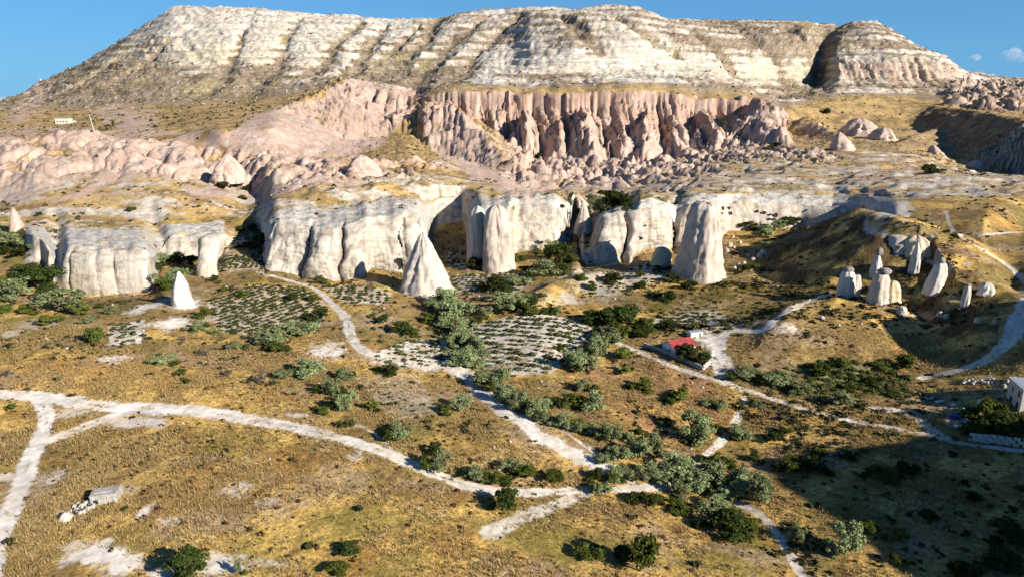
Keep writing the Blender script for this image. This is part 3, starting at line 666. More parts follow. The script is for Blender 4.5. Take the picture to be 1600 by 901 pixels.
# ------------------------------------------------------------------ terrain material
def ground_material():
    m = bpy.data.materials.new('ground_cover'); m.use_nodes = True
    nt = m.node_tree; N = nt.nodes; L = nt.links
    bs = N['Principled BSDF']; bs.inputs['Roughness'].default_value = 0.95
    bs.inputs['Specular IOR Level'].default_value = 0.1
    at_ = N.new('ShaderNodeAttribute'); at_.attribute_name = 'cover'
    ar = N.new('ShaderNodeAttribute'); ar.attribute_name = 'rock'
    geo = N.new('ShaderNodeNewGeometry')
    def noise(scale, detail=4, rough=0.6, vec=None, dist=0.0):
        n = N.new('ShaderNodeTexNoise'); n.inputs['Scale'].default_value = scale
        n.inputs['Detail'].default_value = detail; n.inputs['Roughness'].default_value = rough
        n.inputs['Distortion'].default_value = dist
        L.new(vec or geo.outputs['Position'], n.inputs['Vector'])
        return n.outputs['Fac']
    def mapr(v, a, b, c, d):
        r = N.new('ShaderNodeMapRange'); L.new(v, r.inputs['Value'])
        for k, x in zip(('From Min', 'From Max', 'To Min', 'To Max'), (a, b, c, d)): r.inputs[k].default_value = x
        return r.outputs['Result']
    def math_(op, a, b):
        r = N.new('ShaderNodeMath'); r.operation = op
        for i, v in enumerate((a, b)):
            if isinstance(v, float): r.inputs[i].default_value = v
            else: L.new(v, r.inputs[i])
        return r.outputs[0]
    mp = N.new('ShaderNodeMapping'); mp.inputs['Scale'].default_value = (1, 1, 0.16)
    L.new(geo.outputs['Position'], mp.inputs['Vector'])
    # grass: blotches and tufts
    ga = mapr(noise(0.55, 5, 0.65, dist=0.6), 0.3, 0.7, 0.55, 1.4)
    gb = mapr(noise(1.9, 4, 0.7), 0.32, 0.68, 0.6, 1.42)
    gr = math_('MULTIPLY', ga, gb)
    ra = mapr(noise(0.35, 6, 0.7, mp.outputs['Vector']), 0.35, 0.62, 0.70, 1.08)
    rbn = mapr(noise(0.09, 6, 0.75), 0.35, 0.68, 0.84, 1.1)
    rk = math_('MULTIPLY', ra, rbn)
    # cracks and pits in the bare rock
    dn = N.new('ShaderNodeTexNoise'); dn.inputs['Scale'].default_value = 0.22; dn.inputs['Detail'].default_value = 4
    L.new(geo.outputs['Position'], dn.inputs['Vector'])
    vs = N.new('ShaderNodeVectorMath'); vs.operation = 'MULTIPLY_ADD'; vs.inputs[1].default_value = (7, 7, 7)
    L.new(dn.outputs['Color'], vs.inputs[0]); L.new(geo.outputs['Position'], vs.inputs[2])
    mp3 = N.new('ShaderNodeMapping'); mp3.inputs['Scale'].default_value = (0.085, 0.085, 0.03); L.new(vs.outputs['Vector'], mp3.inputs['Vector'])
    vo = N.new('ShaderNodeTexVoronoi'); vo.feature = 'DISTANCE_TO_EDGE'; vo.inputs['Scale'].default_value = 1.0; L.new(mp3.outputs['Vector'], vo.inputs['Vector'])
    crk = mapr(vo.outputs['Distance'], 0.0, 0.03, 0.72, 1.0)
    pit = mapr(noise(0.7, 3, 0.6), 0.30, 0.42, 0.7, 1.0)
    adz = N.new('ShaderNodeAttribute'); adz.attribute_name = 'dust'
    ck = math_('MULTIPLY', crk, pit)
    cmx = N.new('ShaderNodeMix'); cmx.data_type = 'FLOAT'; cmx.inputs['B'].default_value = 1.0
    L.new(adz.outputs['Fac'], cmx.inputs['Factor']); L.new(ck, cmx.inputs['A'])
    rk = math_('MULTIPLY', rk, cmx.outputs['Result'])
    mx = N.new('ShaderNodeMix'); mx.data_type = 'FLOAT'
    L.new(ar.outputs['Fac'], mx.inputs['Factor']); L.new(gr, mx.inputs['A']); L.new(rk, mx.inputs['B'])
    # thin weathered beds on the mesa, following the level
    ast = N.new('ShaderNodeAttribute'); ast.attribute_name = 'strata'
    mp2 = N.new('ShaderNodeMapping'); mp2.inputs['Scale'].default_value = (0.035, 0.035, 0.62)
    L.new(geo.outputs['Position'], mp2.inputs['Vector'])
    beds = noise(1.0, 7, 0.72, mp2.outputs['Vector'], 0.3)
    bm_ = mapr(beds, 0.36, 0.60, 0.62, 1.1)
    chip = mapr(noise(0.28, 6, 0.75), 0.40, 0.60, 0.72, 1.12)
    bedm = math_('MULTIPLY', bm_, chip)
    mxs = N.new('ShaderNodeMix'); mxs.data_type = 'FLOAT'
    L.new(ast.outputs['Fac'], mxs.inputs['Factor']); L.new(mx.outputs['Result'], mxs.inputs['A']); L.new(bedm, mxs.inputs['B'])
    mx = mxs
    cm = N.new('ShaderNodeVectorMath'); cm.operation = 'SCALE'
    L.new(at_.outputs['Color'], cm.inputs[0]); L.new(mx.outputs['Result'], cm.inputs['Scale'])
    L.new(cm.outputs['Vector'], bs.inputs['Base Color'])
    # relief
    hb = math_('ADD', noise(0.9, 6, 0.7), math_('ADD', math_('MULTIPLY', noise(0.16, 6, 0.65), 2.2), math_('MULTIPLY', math_('MULTIPLY', beds, ast.outputs['Fac']), 3.0)))
    bp = N.new('ShaderNodeBump'); bp.inputs['Distance'].default_value = 0.7
    adu = N.new('ShaderNodeAttribute'); adu.attribute_name = 'dust'
    L.new(mapr(adu.outputs['Fac'], 0.2, 0.9, 0.55, 0.16), bp.inputs['Strength'])
    L.new(hb, bp.inputs['Height']); L.new(bp.outputs['Normal'], bs.inputs['Normal'])
    return m
M_GROUND = ground_material()

# ------------------------------------------------------------------ the sheet, cut into named pieces of the setting
part = PART.copy()
base = np.ones(ZZ.shape, np.int32)
base[SG == SEGN['B']] = 2; base[SG == SEGN['T']] = 2
base[(SG >= SEGN['K']) & (SG < SEGN['C1'])] = 3
base[(SG == SEGN['C1'])] = 4
base[SG >= SEGN['C2']] = 5
base[(base == 2) & (WHITE < 0.4)] = 1
part = np.where((part > 0) & (base <= 2), part, base)
FP = part[:-1, :-1]
idx = np.arange(NV * NU, dtype=np.int64).reshape(NV, NU)
Q = np.stack([idx[:-1, :-1], idx[:-1, 1:], idx[1:, 1:], idx[1:, :-1]], -1)
FV = PT.reshape(-1, 3).astype(np.float32); FN = NRM.reshape(-1, 3).astype(np.float32)
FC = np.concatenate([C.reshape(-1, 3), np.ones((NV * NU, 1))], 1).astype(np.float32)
FR = ROCK.reshape(-1).astype(np.float32)
FD = (DUST * (1 - WHITE)).reshape(-1).astype(np.float32)
FS = (ME1 * (1 - PINK)).reshape(-1).astype(np.float32)
def grid_piece(name, mask):
    qq = Q[mask]
    if not len(qq): return None
    used, inv = np.unique(qq.reshape(-1), return_inverse=True)
    me = bpy.data.meshes.new(name)
    nq = len(qq)
    me.vertices.add(len(used)); me.vertices.foreach_set('co', FV[used].reshape(-1))
    me.loops.add(nq * 4); me.loops.foreach_set('vertex_index', inv.astype(np.int32).reshape(-1))
    me.polygons.add(nq); me.polygons.foreach_set('loop_start', np.arange(0, nq * 4, 4, dtype=np.int32))
    me.polygons.foreach_set('use_smooth', np.ones(nq, bool))
    me.update(calc_edges=True)
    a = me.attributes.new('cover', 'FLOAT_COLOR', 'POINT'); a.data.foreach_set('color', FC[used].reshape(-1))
    b = me.attributes.new('rock', 'FLOAT', 'POINT'); b.data.foreach_set('value', FR[used])
    b = me.attributes.new('dust', 'FLOAT', 'POINT'); b.data.foreach_set('value', FD[used])
    b = me.attributes.new('strata', 'FLOAT', 'POINT'); b.data.foreach_set('value', FS[used])
    me.normals_split_custom_set_from_vertices(FN[used].tolist()) if len(used) < 60000 else None
    o = link(name, me, M_GROUND)
    o['kind'] = 'structure'
    return o
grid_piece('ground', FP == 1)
O_WHITE = grid_piece('white_cliff', FP == 2)
grid_piece('badland_slope', FP == 3)
O_PINK = grid_piece('pink_cliff', FP == 4)
grid_piece('mesa_hill', FP == 5)
for i, r in enumerate(ROADS + WASH): grid_piece(r[0], FP == 20 + i)
for i, r in enumerate(PLOTS): grid_piece('vineyard_ground', FP == 50 + i)

# the plain beyond, out to the horizon
def far_plain():
    rr = np.concatenate([np.linspace(900, 4000, 12), np.geomspace(5000, 60000, 16)])
    th = np.linspace(-1.25, 1.25, 90)
    R, T = np.meshgrid(rr, th, indexing='ij')
    x = R * np.sin(T); y = R * np.cos(T)
    z = 20 + 25 * fbm(x / 2500, y / 2500, 3, 300) - 30 * (R < 2500)
    v = np.stack([x, y, z], -1).reshape(-1, 3)
    n, m_ = R.shape; ii = np.arange(n * m_).reshape(n, m_)
    f = np.stack([ii[:-1, :-1], ii[1:, :-1], ii[1:, 1:], ii[:-1, 1:]], -1).reshape(-1, 4)
    me = bpy.data.meshes.new('far_plain'); me.from_pydata(v.tolist(), [], f.tolist())
    m = bpy.data.materials.new('far_plain_hazed'); m.use_nodes = True
    N = m.node_tree.nodes; L = m.node_tree.links; b = N['Principled BSDF']; b.inputs['Roughness'].default_value = 1
    no = N.new('ShaderNodeTexNoise'); no.inputs['Scale'].default_value = 0.002; no.inputs['Detail'].default_value = 6
    g = N.new('ShaderNodeNewGeometry'); L.new(g.outputs['Position'], no.inputs['Vector'])
    rp = N.new('ShaderNodeValToRGB'); rp.color_ramp.elements[0].color = (.34, .37, .40, 1); rp.color_ramp.elements[1].color = (.55, .54, .52, 1)  # distance haze put into the soil colour as pale blue-grey
    rp.color_ramp.elements[0].position = .35; rp.color_ramp.elements[1].position = .65
    L.new(no.outputs['Fac'], rp.inputs['Fac']); L.new(rp.outputs['Color'], b.inputs['Base Color'])
    o = link('far_plain', me, m); o['kind'] = 'structure'
far_plain()
# ------------------------------------------------------------------ rock materials
def rock_material(name, ca, cb, cc, streak=0.16, scale=0.5):
    m = bpy.data.materials.new(name); m.use_nodes = True
    N = m.node_tree.nodes; L = m.node_tree.links; b = N['Principled BSDF']
    b.inputs['Roughness'].default_value = 0.95; b.inputs['Specular IOR Level'].default_value = 0.1
    g = N.new('ShaderNodeNewGeometry')
    mp = N.new('ShaderNodeMapping'); mp.inputs['Scale'].default_value = (1, 1, streak); L.new(g.outputs['Position'], mp.inputs['Vector'])
    n1 = N.new('ShaderNodeTexNoise'); n1.inputs['Scale'].default_value = scale; n1.inputs['Detail'].default_value = 7; n1.inputs['Roughness'].default_value = 0.65
    L.new(mp.outputs['Vector'], n1.inputs['Vector'])
    n2 = N.new('ShaderNodeTexNoise'); n2.inputs['Scale'].default_value = scale * 0.35; n2.inputs['Detail'].default_value = 6
    L.new(g.outputs['Position'], n2.inputs['Vector'])
    r1 = N.new('ShaderNodeValToRGB'); e = r1.color_ramp.elements
    e[0].position = 0.33; e[0].color = (*cc, 1); e[1].position = 0.62; e[1].color = (*ca, 1)
    x = r1.color_ramp.elements.new(0.46); x.color = tuple(a * .5 + c * .5 for a, c in zip(ca, cc)) + (1,)
    L.new(n1.outputs['Fac'], r1.inputs['Fac'])
    mx = N.new('ShaderNodeMix'); mx.data_type = 'RGBA'; mx.inputs['B'].default_value = (*cb, 1)
    mr = N.new('ShaderNodeMapRange'); mr.inputs['From Min'].default_value = .42; mr.inputs['From Max'].default_value = .66; mr.inputs['To Max'].default_value = .8
    L.new(n2.outputs['Fac'], mr.inputs['Value']); L.new(mr.outputs['Result'], mx.inputs['Factor']); L.new(r1.outputs['Color'], mx.inputs['A'])
    vs = N.new('ShaderNodeVectorMath'); vs.operation = 'MULTIPLY_ADD'; vs.inputs[1].default_value = (5, 5, 5)
    L.new(n2.outputs['Color'], vs.inputs[0]); L.new(g.outputs['Position'], vs.inputs[2])
    mp3 = N.new('ShaderNodeMapping'); mp3.inputs['Scale'].default_value = (0.14, 0.14, 0.05); L.new(vs.outputs['Vector'], mp3.inputs['Vector'])
    vo = N.new('ShaderNodeTexVoronoi'); vo.feature = 'DISTANCE_TO_EDGE'; vo.inputs['Scale'].default_value = 1.0; L.new(mp3.outputs['Vector'], vo.inputs['Vector'])
    mc = N.new('ShaderNodeMapRange'); mc.inputs['From Max'].default_value = .03; mc.inputs['To Min'].default_value = .72; L.new(vo.outputs['Distance'], mc.inputs['Value'])
    sc_ = N.new('ShaderNodeVectorMath'); sc_.operation = 'SCALE'; L.new(mx.outputs['Result'], sc_.inputs[0]); L.new(mc.outputs['Result'], sc_.inputs['Scale'])
    L.new(sc_.outputs['Vector'], b.inputs['Base Color'])
    bp = N.new('ShaderNodeBump'); bp.inputs['Strength'].default_value = 0.6; bp.inputs['Distance'].default_value = 0.5
    L.new(n1.outputs['Fac'], bp.inputs['Height']); L.new(bp.outputs['Normal'], b.inputs['Normal'])
    return m
M_TUFF = rock_material('cream_tuff', (.61, .545, .465), (.57, .485, .39), (.38, .315, .26))
M_TUFFW = rock_material('white_tuff', (.66, .615, .55), (.60, .53, .46), (.47, .41, .35))
M_TUFFG = rock_material('grey_brown_tuff', (.56, .48, .40), (.59, .50, .405), (.32, .255, .21))
M_TUFFY = rock_material('yellow_tuff', (.68, .57, .39), (.65, .53, .35), (.46, .36, .24))
M_TUFFP = rock_material('pink_tuff', (.56, .42, .345), (.58, .46, .39), (.40, .275, .215))
M_CAP = rock_material('cap_stone', (.34, .31, .28), (.28, .25, .22), (.19, .17, .15), 0.8, 0.8)
M_STONE = rock_material('rubble_stone', (.50, .46, .41), (.42, .385, .34), (.26, .235, .21), 1.0, 1.6)

def loft(name, prof, H, W, D, seed, mat, rib=0.07, nt=48, nz=30, top_round=True):
    """rock body: prof is a list of (t, radius, off_x, off_y) in units of half the base width"""
    pr = np.array(prof, float)
    t = np.linspace(0, 1, nz) ** 0.9
    r = np.interp(t, pr[:, 0], pr[:, 1]); ox = np.interp(t, pr[:, 0], pr[:, 2]); oy = np.interp(t, pr[:, 0], pr[:, 3])
    th = np.linspace(0, 2 * np.pi, nt, endpoint=False)
    T, TH = np.meshgrid(t, th, indexing='ij')
    wob = TH + 0.5 * fbm(TH * 0 + T * 2, T * 0 + 3, 2, seed)
    cxx, cyy = np.cos(TH), np.sin(TH)
    sq = 1 / (np.abs(cxx) ** 3 + np.abs(cyy) ** 3) ** (1 / 3.0)
    lump = (sq - 1) * 0.5 + fbm(cxx * 1.1 + seed, cyy * 1.1 + T * 1.3, 3, seed) * 0.34 + (ridged(cxx * 1.6 + seed * 2, cyy * 1.6 + T * 1.1, 4, seed + 5) - .2) * rib * 1.6 + fbm(cxx * 4.5, cyy * 4.5 + T * 6, 3, seed + 9) * 0.10
    lump = lump + 0.07 * fbm(T * 9 + 0 * TH, cxx * .7, 2, seed + 11)
    lump = lump + 0.05 * fbm(cxx * 9 + seed, cyy * 9 + T * 15, 3, seed + 13)
    R = r[:, None] * (1 + lump)
    x = (R * cxx + ox[:, None]) * W / 2; y = (R * cyy + oy[:, None]) * D / 2
    z = T * H + 0.04 * H * fbm(cxx * 2, cyy * 2, 2, seed + 7) * T
    v = np.stack([x, y, z], -1).reshape(-1, 3)
    top = v[-nt:].mean(0) + np.array([0, 0, 0.012 * H])
    v = np.vstack([v, top])
    ii = np.arange(nz * nt).reshape(nz, nt); jj = np.roll(ii, -1, 1)
    f = np.stack([ii[:-1], jj[:-1], jj[1:], ii[1:]], -1).reshape(-1, 4).tolist()
    f += [[int(a), int(b), nz * nt] for a, b in zip(ii[-1], jj[-1])]
    me = bpy.data.meshes.new(name); me.from_pydata(v.tolist(), [], f)
    me.polygons.foreach_set('use_smooth', np.ones(len(me.polygons), bool))
    me.materials.append(mat)
    return me
CONE = [(0, 1.12, 0, 0), (.1, 1.0, 0, 0), (.35, .80, 0, 0), (.6, .56, 0, 0), (.8, .36, 0, 0), (.93, .2, 0, 0), (1, .04, 0, 0)]
BULLET = [(0, 1.1, 0, 0), (.12, 1.0, 0, 0), (.4, .88, 0, 0), (.65, .66, 0, 0), (.85, .38, 0, 0), (.96, .17, 0, 0), (1, .03, 0, 0)]
COLUMN = [(0, 1.06, 0, 0), (.15, 1.0, 0, 0), (.5, .93, 0, 0), (.75, .82, 0, 0), (.9, .68, 0, 0), (.97, .48, 0, 0), (1, .15, 0, 0)]
STUB = [(0, 1.05, 0, 0), (.2, 1.0, 0, 0), (.6, .88, 0, 0), (.85, .68, 0, 0), (.96, .4, 0, 0), (1, .1, 0, 0)]
DOME = [(0, 1.1, 0, 0), (.2, 1.0, 0, 0), (.5, .82, 0, 0), (.75, .58, 0, 0), (.92, .32, 0, 0), (1, .06, 0, 0)]
def lean(prof, lx, ly=0.0): return [(t, r, t * lx, t * ly) for t, r, _, _ in prof]
RK = [0]
def rock(name, cat, label, px, py, ptop, w, prof, mat, depth=1.0, cap=None, group=None, rib=0.09, sink=0.08, pos=None):
    RK[0] += 1
    p = Vector(pos) if pos else at(px, py)
    d = p.y * CP + (CAM_Z - p.z) * SP
    dep = math.atan2(CAM_Z - p.z, p.y)
    W = w * d / FPX; H = (py - ptop) * d / FPX / math.cos(dep)
    root = empty(name, (p.x, p.y + W * depth * 0.35, p.z - sink * H))
    big = w > 40
    me = loft(name + '_body', prof, H * (1 + sink), W, W * depth, 100 + RK[0], mat, rib, 64 if big else 36, 40 if big else 22)
    link('body', me, None, root)
    if cap:
        cw, ch, cx = cap                         # cap width and height in photo points, shift to the right
        cm = loft(name + '_cap', [(0, .55, 0, 0), (.2, 1, 0, 0), (.6, 1.0, 0, 0), (.85, .75, 0, 0), (1, .2, 0, 0)], ch * d / FPX, cw * d / FPX, cw * d / FPX, 300 + RK[0], M_CAP, 0.05, 24, 12)
        c = link('cap', cm, None, root); c.location = (cx * d / FPX + prof[-1][2] * W / 2, prof[-1][3] * W / 2, H * (1 + sink) * 0.94)
    tag(root, label, cat, group)
    return root
G_CHIM = 'fairy chimneys on the right spur'
rock('rock_cone', 'rock cone', 'tall pale rock cone standing before the middle white cliff, above the silver tree row', 662, 462, 372, 82, lean(CONE, -.05), M_TUFF, 0.9, rib=.06)
rock('rock_spire', 'rock spire', 'slim pink tan rock spire rising behind the tall pale rock cone', 657, 398, 343, 26, BULLET, M_TUFF, 1.0, pos=fix(657, 398, 322))
rock('rock_cone', 'rock cone', 'small white bullet shaped rock cone standing alone near the left cliff', 281, 480, 428, 31, BULLET, M_TUFFW, 1.0, rib=.05)
rock('rock_pillar', 'rock pillar', 'pinkish rock pillar widening upward at the end of the left white wall', 321, 432, 376, 30, [(0, .95, 0, 0), (.3, .85, 0, 0), (.55, .95, .05, .6), (.8, 1.15, .15, 1.5), (.95, 1.3, .2, 2.1), (1, .9, .2, 2.2)], M_TUFF, 1.0)
rock('rock_column', 'rock column', 'pale rounded rock column at the left end of the central white cliff', 746, 412, 327, 32, COLUMN, M_TUFF, 1.1, rib=.12)
rock('rock_column', 'rock column', 'leaning brown streaked rock column in front of the central white cliff', 779, 424, 326, 45, lean(COLUMN, -.15), M_TUFFG, 1.0, rib=.14)
rock('rock_stub', 'rock', 'squat white rock tooth at the right foot of the central white cliff', 866, 388, 356, 22, STUB, M_TUFFW, 1.0)
rock('rock_spire', 'rock spire', 'brown pointed rock spire right of the central white cliff', 912, 362, 318, 26, CONE, M_TUFFG, 1.0)
rock('rock_tower', 'rock tower', 'huge streaked rock tower with broad base beside the wall of cave openings', 1098, 438, 326, 74, [(0, 1.08, 0, 0), (.08, 1.0, 0, 0), (.3, .88, .05, 0), (.6, .74, .12, 0), (.85, .62, .16, .1), (.96, .55, .16, .1), (1, .32, .16, .1)], M_TUFFG, 1.2, rib=.10)
rock('rock_stub', 'rock', 'small yellow rock tooth left of the huge streaked rock tower', 1035, 416, 388, 29, STUB, M_TUFFY, 1.0)
rock('fairy_chimney', 'fairy chimney', 'pale twin fairy chimney with flat grey cap, leftmost on the spur', 1324, 464, 424, 24, COLUMN, M_TUFFW, 1.0, (15, 8, 0), G_CHIM)
rock('fairy_chimney', 'fairy chimney', 'slim capless fairy chimney leaning on the pale twin one', 1338, 464, 430, 13, COLUMN, M_TUFFW, 1.0, None, G_CHIM)
rock('fairy_chimney', 'fairy chimney', 'stout grey brown fairy chimney under a large round cap stone', 1375, 474, 428, 27, lean(COLUMN, .15), M_TUFF, 1.0, (19, 10, 3), G_CHIM)
rock('fairy_chimney', 'fairy chimney', 'yellowish capless rock hump right of the stout capped chimney', 1396, 472, 441, 24, STUB, M_TUFFY, 1.0, None, G_CHIM)
rock('fairy_chimney', 'fairy chimney', 'ragged fairy chimney with narrow cap behind the stout capped one', 1371, 432, 398, 17, BULLET, M_TUFFW, 1.0, (9, 12, 1), G_CHIM)
rock('fairy_chimney', 'fairy chimney', 'thin pale fairy chimney against the dark slope below the bleached outcrop', 1431, 428, 380, 13, BULLET, M_TUFFW, 1.6, None, G_CHIM)
rock('fairy_chimney', 'fairy chimney', 'tall leaning fairy chimney with crooked grey cap on the right slope', 1462, 458, 412, 24, lean(COLUMN, .55), M_TUFFW, 1.0, (9, 11, 0), G_CHIM)
rock('fairy_chimney', 'fairy chimney', 'small slender fairy chimney with tiny flat cap beside the shaded hollow', 1510, 478, 446, 12, COLUMN, M_TUFFW, 1.0, (8, 4, 0), G_CHIM)
rock('boulder', 'boulder', 'rounded white boulder right of the small slender fairy chimney', 1544, 461, 443, 21, STUB, M_TUFFW, 1.0)
rock('boulder', 'boulder', 'square pale boulder below the yellowish hump on the golden slope', 1411, 494, 479, 15, STUB, M_TUFF, 1.0)
rock('rock_cone', 'rock cone', 'narrow pale rock cone at far left below the pink badlands', 22, 362, 326, 20, CONE, M_TUFFP, 1.0)
rock('rock_dome', 'rock dome', 'smooth pink rock dome below the brown scree left of centre', 566, 274, 245, 52, lean(DOME, -.2), M_TUFFP, 1.2, rib=.05)
rock('rock_dome', 'rock dome', 'pink rock dome among the left badlands below the pink ridge', 354, 284, 246, 46, DOME, M_TUFFP, 1.0, rib=.05)
for i, (a, b, c, w, l) in enumerate([
    (1322, 236, 208, 34, 'pointed pink rock cone on the terrace right of centre'),
    (1356, 212, 186, 48, 'broad pink rock cone beside the shaded gorge'),
    (1386, 220, 200, 32, 'low pale rock dome beside the shaded gorge'),
    (1468, 244, 229, 20, 'small round white rock dome at the gorge edge'),
    (1530, 266, 252, 26, 'low white rock dome at the right edge of the terraces')]):
    rock('rock_cone', 'rock cone', l, a, b, c, w, lean([CONE, DOME, BULLET][i % 3], .12 * ((i * 3) % 7 - 3), .4), M_TUFFP, 1.0 + .25 * (i % 4), None, 'rock cones below the pink cliffs', rib=.24)
for i, (a, b, c, w, l) in enumerate([(64, 142, 124, 9, 'jagged dark crag on the left flank of the mesa, the taller'), (74, 140, 129, 8, 'jagged pale crag on the left flank of the mesa, the lower')]):
    rock('rock_crag', 'crag', l, a, b, c, w, CONE, [M_TUFFG, M_TUFF][i], 1.0, pos=fix(a, b, 1405))
for i, (a, b, c, w, m_, l) in enumerate([
    (1442, 402, 374, 42, M_TUFFY, 'ragged yellow rock outcrop above the leaning fairy chimney'), (1414, 390, 372, 36, M_TUFFG, 'low brown rock ledge left of the ragged yellow outcrop')]):
    rock('rock_outcrop', 'rock outcrop', l, a, b, c, w, lean([STUB, COLUMN, DOME][i % 3], .15, .5), m_, 1.2, None, 'rock outcrops on the right slope', rib=.12, sink=.5)
ORD = ['first', 'second', 'third', 'fourth', 'fifth', 'sixth', 'seventh', 'eighth', 'ninth', 'tenth', 'eleventh', 'twelfth', 'thirteenth', 'fourteenth', 'fifteenth', 'sixteenth', 'seventeenth', 'eighteenth', 'nineteenth', 'twentieth']
ORD += ['twenty ' + w for w in ORD[:9]] + ['thirtieth'] + ['thirty ' + w for w in ORD[:9]] + ['fortieth'] + ['forty ' + w for w in ORD[:9]]
# boulders fallen below the cave wall and in the scrub on the right
k = 0
nb_ = {}
for (a, b, w) in sorted([(1141, 385, 8), (1136, 394, 7), (1147, 388, 5), (1170, 401, 6), (1188, 402, 8), (1194, 398, 10), (1177, 408, 7), (1154, 417, 8), (1148, 421, 6), (1146, 372, 5), (1157, 380, 5),
                  (1163, 412, 5), (1196, 362, 8), (1191, 352, 8), (1130, 430, 6), (1285, 500, 8), (1530, 504, 10), (1556, 506, 8), (1470, 494, 9), (1480, 497, 8)]):
    k += 1
    if at(a, b) is None: continue
    wh = 'below the cave openings' if a < 1200 else ('in the scrub near the shaded hollow' if a > 1400 else 'on the golden slope by the farm track')
    nb_[wh] = nb_.get(wh, 0) + 1
    lab = '%s pale boulder from left %s' % (ORD[nb_[wh] - 1], wh) if a < 1200 or a > 1400 else 'single white boulder ' + wh
    rock('boulder', 'boulder', lab, a, b, b - w * .8, w, STUB, [M_TUFF, M_TUFFG, M_TUFFG][k % 3], 1.0, None, 'boulders below the cave openings' if a < 1200 else 'boulders near the shaded hollow')

# cave openings on the wall: shallow dark dishes, the shade inside painted as colour
M_DARK = rock_material('cave_shade', (.05, .045, .04), (.04, .035, .03), (.03, .027, .024))
CAVES = [(624, 411, 12, 19), (1000, 372, 7, 6), (1128, 326, 5, 5), (1138, 325, 6, 5), (1140, 333, 7, 5), (1127, 333, 4, 3), (1182, 330, 5, 4), (1193, 332, 7, 5), (1202, 335, 4, 4), (1211, 336, 7, 7), (1208, 342, 8, 4), (1219, 343, 3, 3), (1201, 342, 4, 4),
         (888, 333, 4, 4), (1008, 352, 4, 3), (921, 409, 5, 5), (846, 378, 6, 4), (840, 377, 4, 4), (235, 382, 5, 3), (226, 372, 5, 3), (265, 371, 3, 3)]
def cave(px, py, w, h):
    p = at(px, py)
    if p is None: return
    d = p.y * CP + (CAM_Z - p.z) * SP
    W, H = w * d / FPX, h * d / FPX
    n = 14; r = np.random.default_rng(int(px * 7 + py))
    ring = []
    for i in range(n):
        a = 2 * math.pi * i / n
        q = 0.8 + 0.3 * r.random()
        ring.append((math.copysign(abs(math.cos(a)) ** .6, math.cos(a)) * W / 2 * q, math.copysign(abs(math.sin(a)) ** .6, math.sin(a)) * H / 2 * q))
    v = [(x, -0.9, z) for x, z in ring] + [(x * .8, -0.55, z * .8) for x, z in ring] + [(0, -0.5, 0)]
    f = [(i, (i + 1) % n, n + (i + 1) % n, n + i) for i in range(n)] + [(n + i, n + (i + 1) % n, 2 * n) for i in range(n)]
    me = bpy.data.meshes.new('cave_opening'); me.from_pydata(v, [], f)
    o = link('cave_opening', me, M_DARK); o.location = p
    return o
nc_ = {}
for i, c in enumerate(sorted(CAVES)):
    o = cave(*c)
    if o:
        where = 'in the pale wall beside the huge rock tower' if c[0] > 1100 else ('in the central white cliffs' if c[0] > 700 else ('beside the tall pale rock cone' if c[0] > 600 else 'on top of the left white cliff'))
        nc_[where] = nc_.get(where, 0) + 1
        tag(o, '%s dark cave opening from left %s' % (ORD[nc_[where] - 1], where), 'cave opening', 'cave openings ' + where)
# ------------------------------------------------------------------ foliage
def leaf_material(name, dark, light, trans=0.2):
    m = bpy.data.materials.new(name); m.use_nodes = True
    N = m.node_tree.nodes; L = m.node_tree.links; N.clear()
    out = N.new('ShaderNodeOutputMaterial')
    a = N.new('ShaderNodeAttribute'); a.attribute_name = 'tone'
    oi = N.new('ShaderNodeObjectInfo')
    mx = N.new('ShaderNodeMix'); mx.data_type = 'RGBA'
    mx.inputs['A'].default_value = (*dark, 1); mx.inputs['B'].default_value = (*light, 1)
    L.new(a.outputs['Fac'], mx.inputs['Factor'])
    hs = N.new('ShaderNodeHueSaturation')
    mr = N.new('ShaderNodeMapRange'); mr.inputs['To Min'].default_value = 0.75; mr.inputs['To Max'].default_value = 1.25
    L.new(oi.outputs['Random'], mr.inputs['Value']); L.new(mr.outputs['Result'], hs.inputs['Value'])
    mh = N.new('ShaderNodeMapRange'); mh.inputs['To Min'].default_value = 0.485; mh.inputs['To Max'].default_value = 0.515
    L.new(oi.outputs['Random'], mh.inputs['Value']); L.new(mh.outputs['Result'], hs.inputs['Hue'])
    L.new(mx.outputs['Result'], hs.inputs['Color'])
    d = N.new('ShaderNodeBsdfDiffuse'); t = N.new('ShaderNodeBsdfTranslucent'); ms = N.new('ShaderNodeMixShader')
    ms.inputs[0].default_value = trans
    L.new(hs.outputs['Color'], d.inputs['Color']); L.new(hs.outputs['Color'], t.inputs['Color'])
    L.new(d.outputs[0], ms.inputs[1]); L.new(t.outputs[0], ms.inputs[2]); L.new(ms.outputs[0], out.inputs['Surface'])
    return m
def bark_material(name, c):
    m = bpy.data.materials.new(name); m.use_nodes = True
    N = m.node_tree.nodes; L = m.node_tree.links; b = N['Principled BSDF']; b.inputs['Roughness'].default_value = .9
    n = N.new('ShaderNodeTexNoise'); n.inputs['Scale'].default_value = 6
    r = N.new('ShaderNodeValToRGB'); r.color_ramp.elements[0].color = tuple(x * .6 for x in c) + (1,); r.color_ramp.elements[1].color = tuple(x * 1.4 for x in c) + (1,)
    L.new(n.outputs['Fac'], r.inputs['Fac']); L.new(r.outputs['Color'], b.inputs['Base Color'])
    return m
M_BARK = bark_material('bark', (.10, .075, .05))
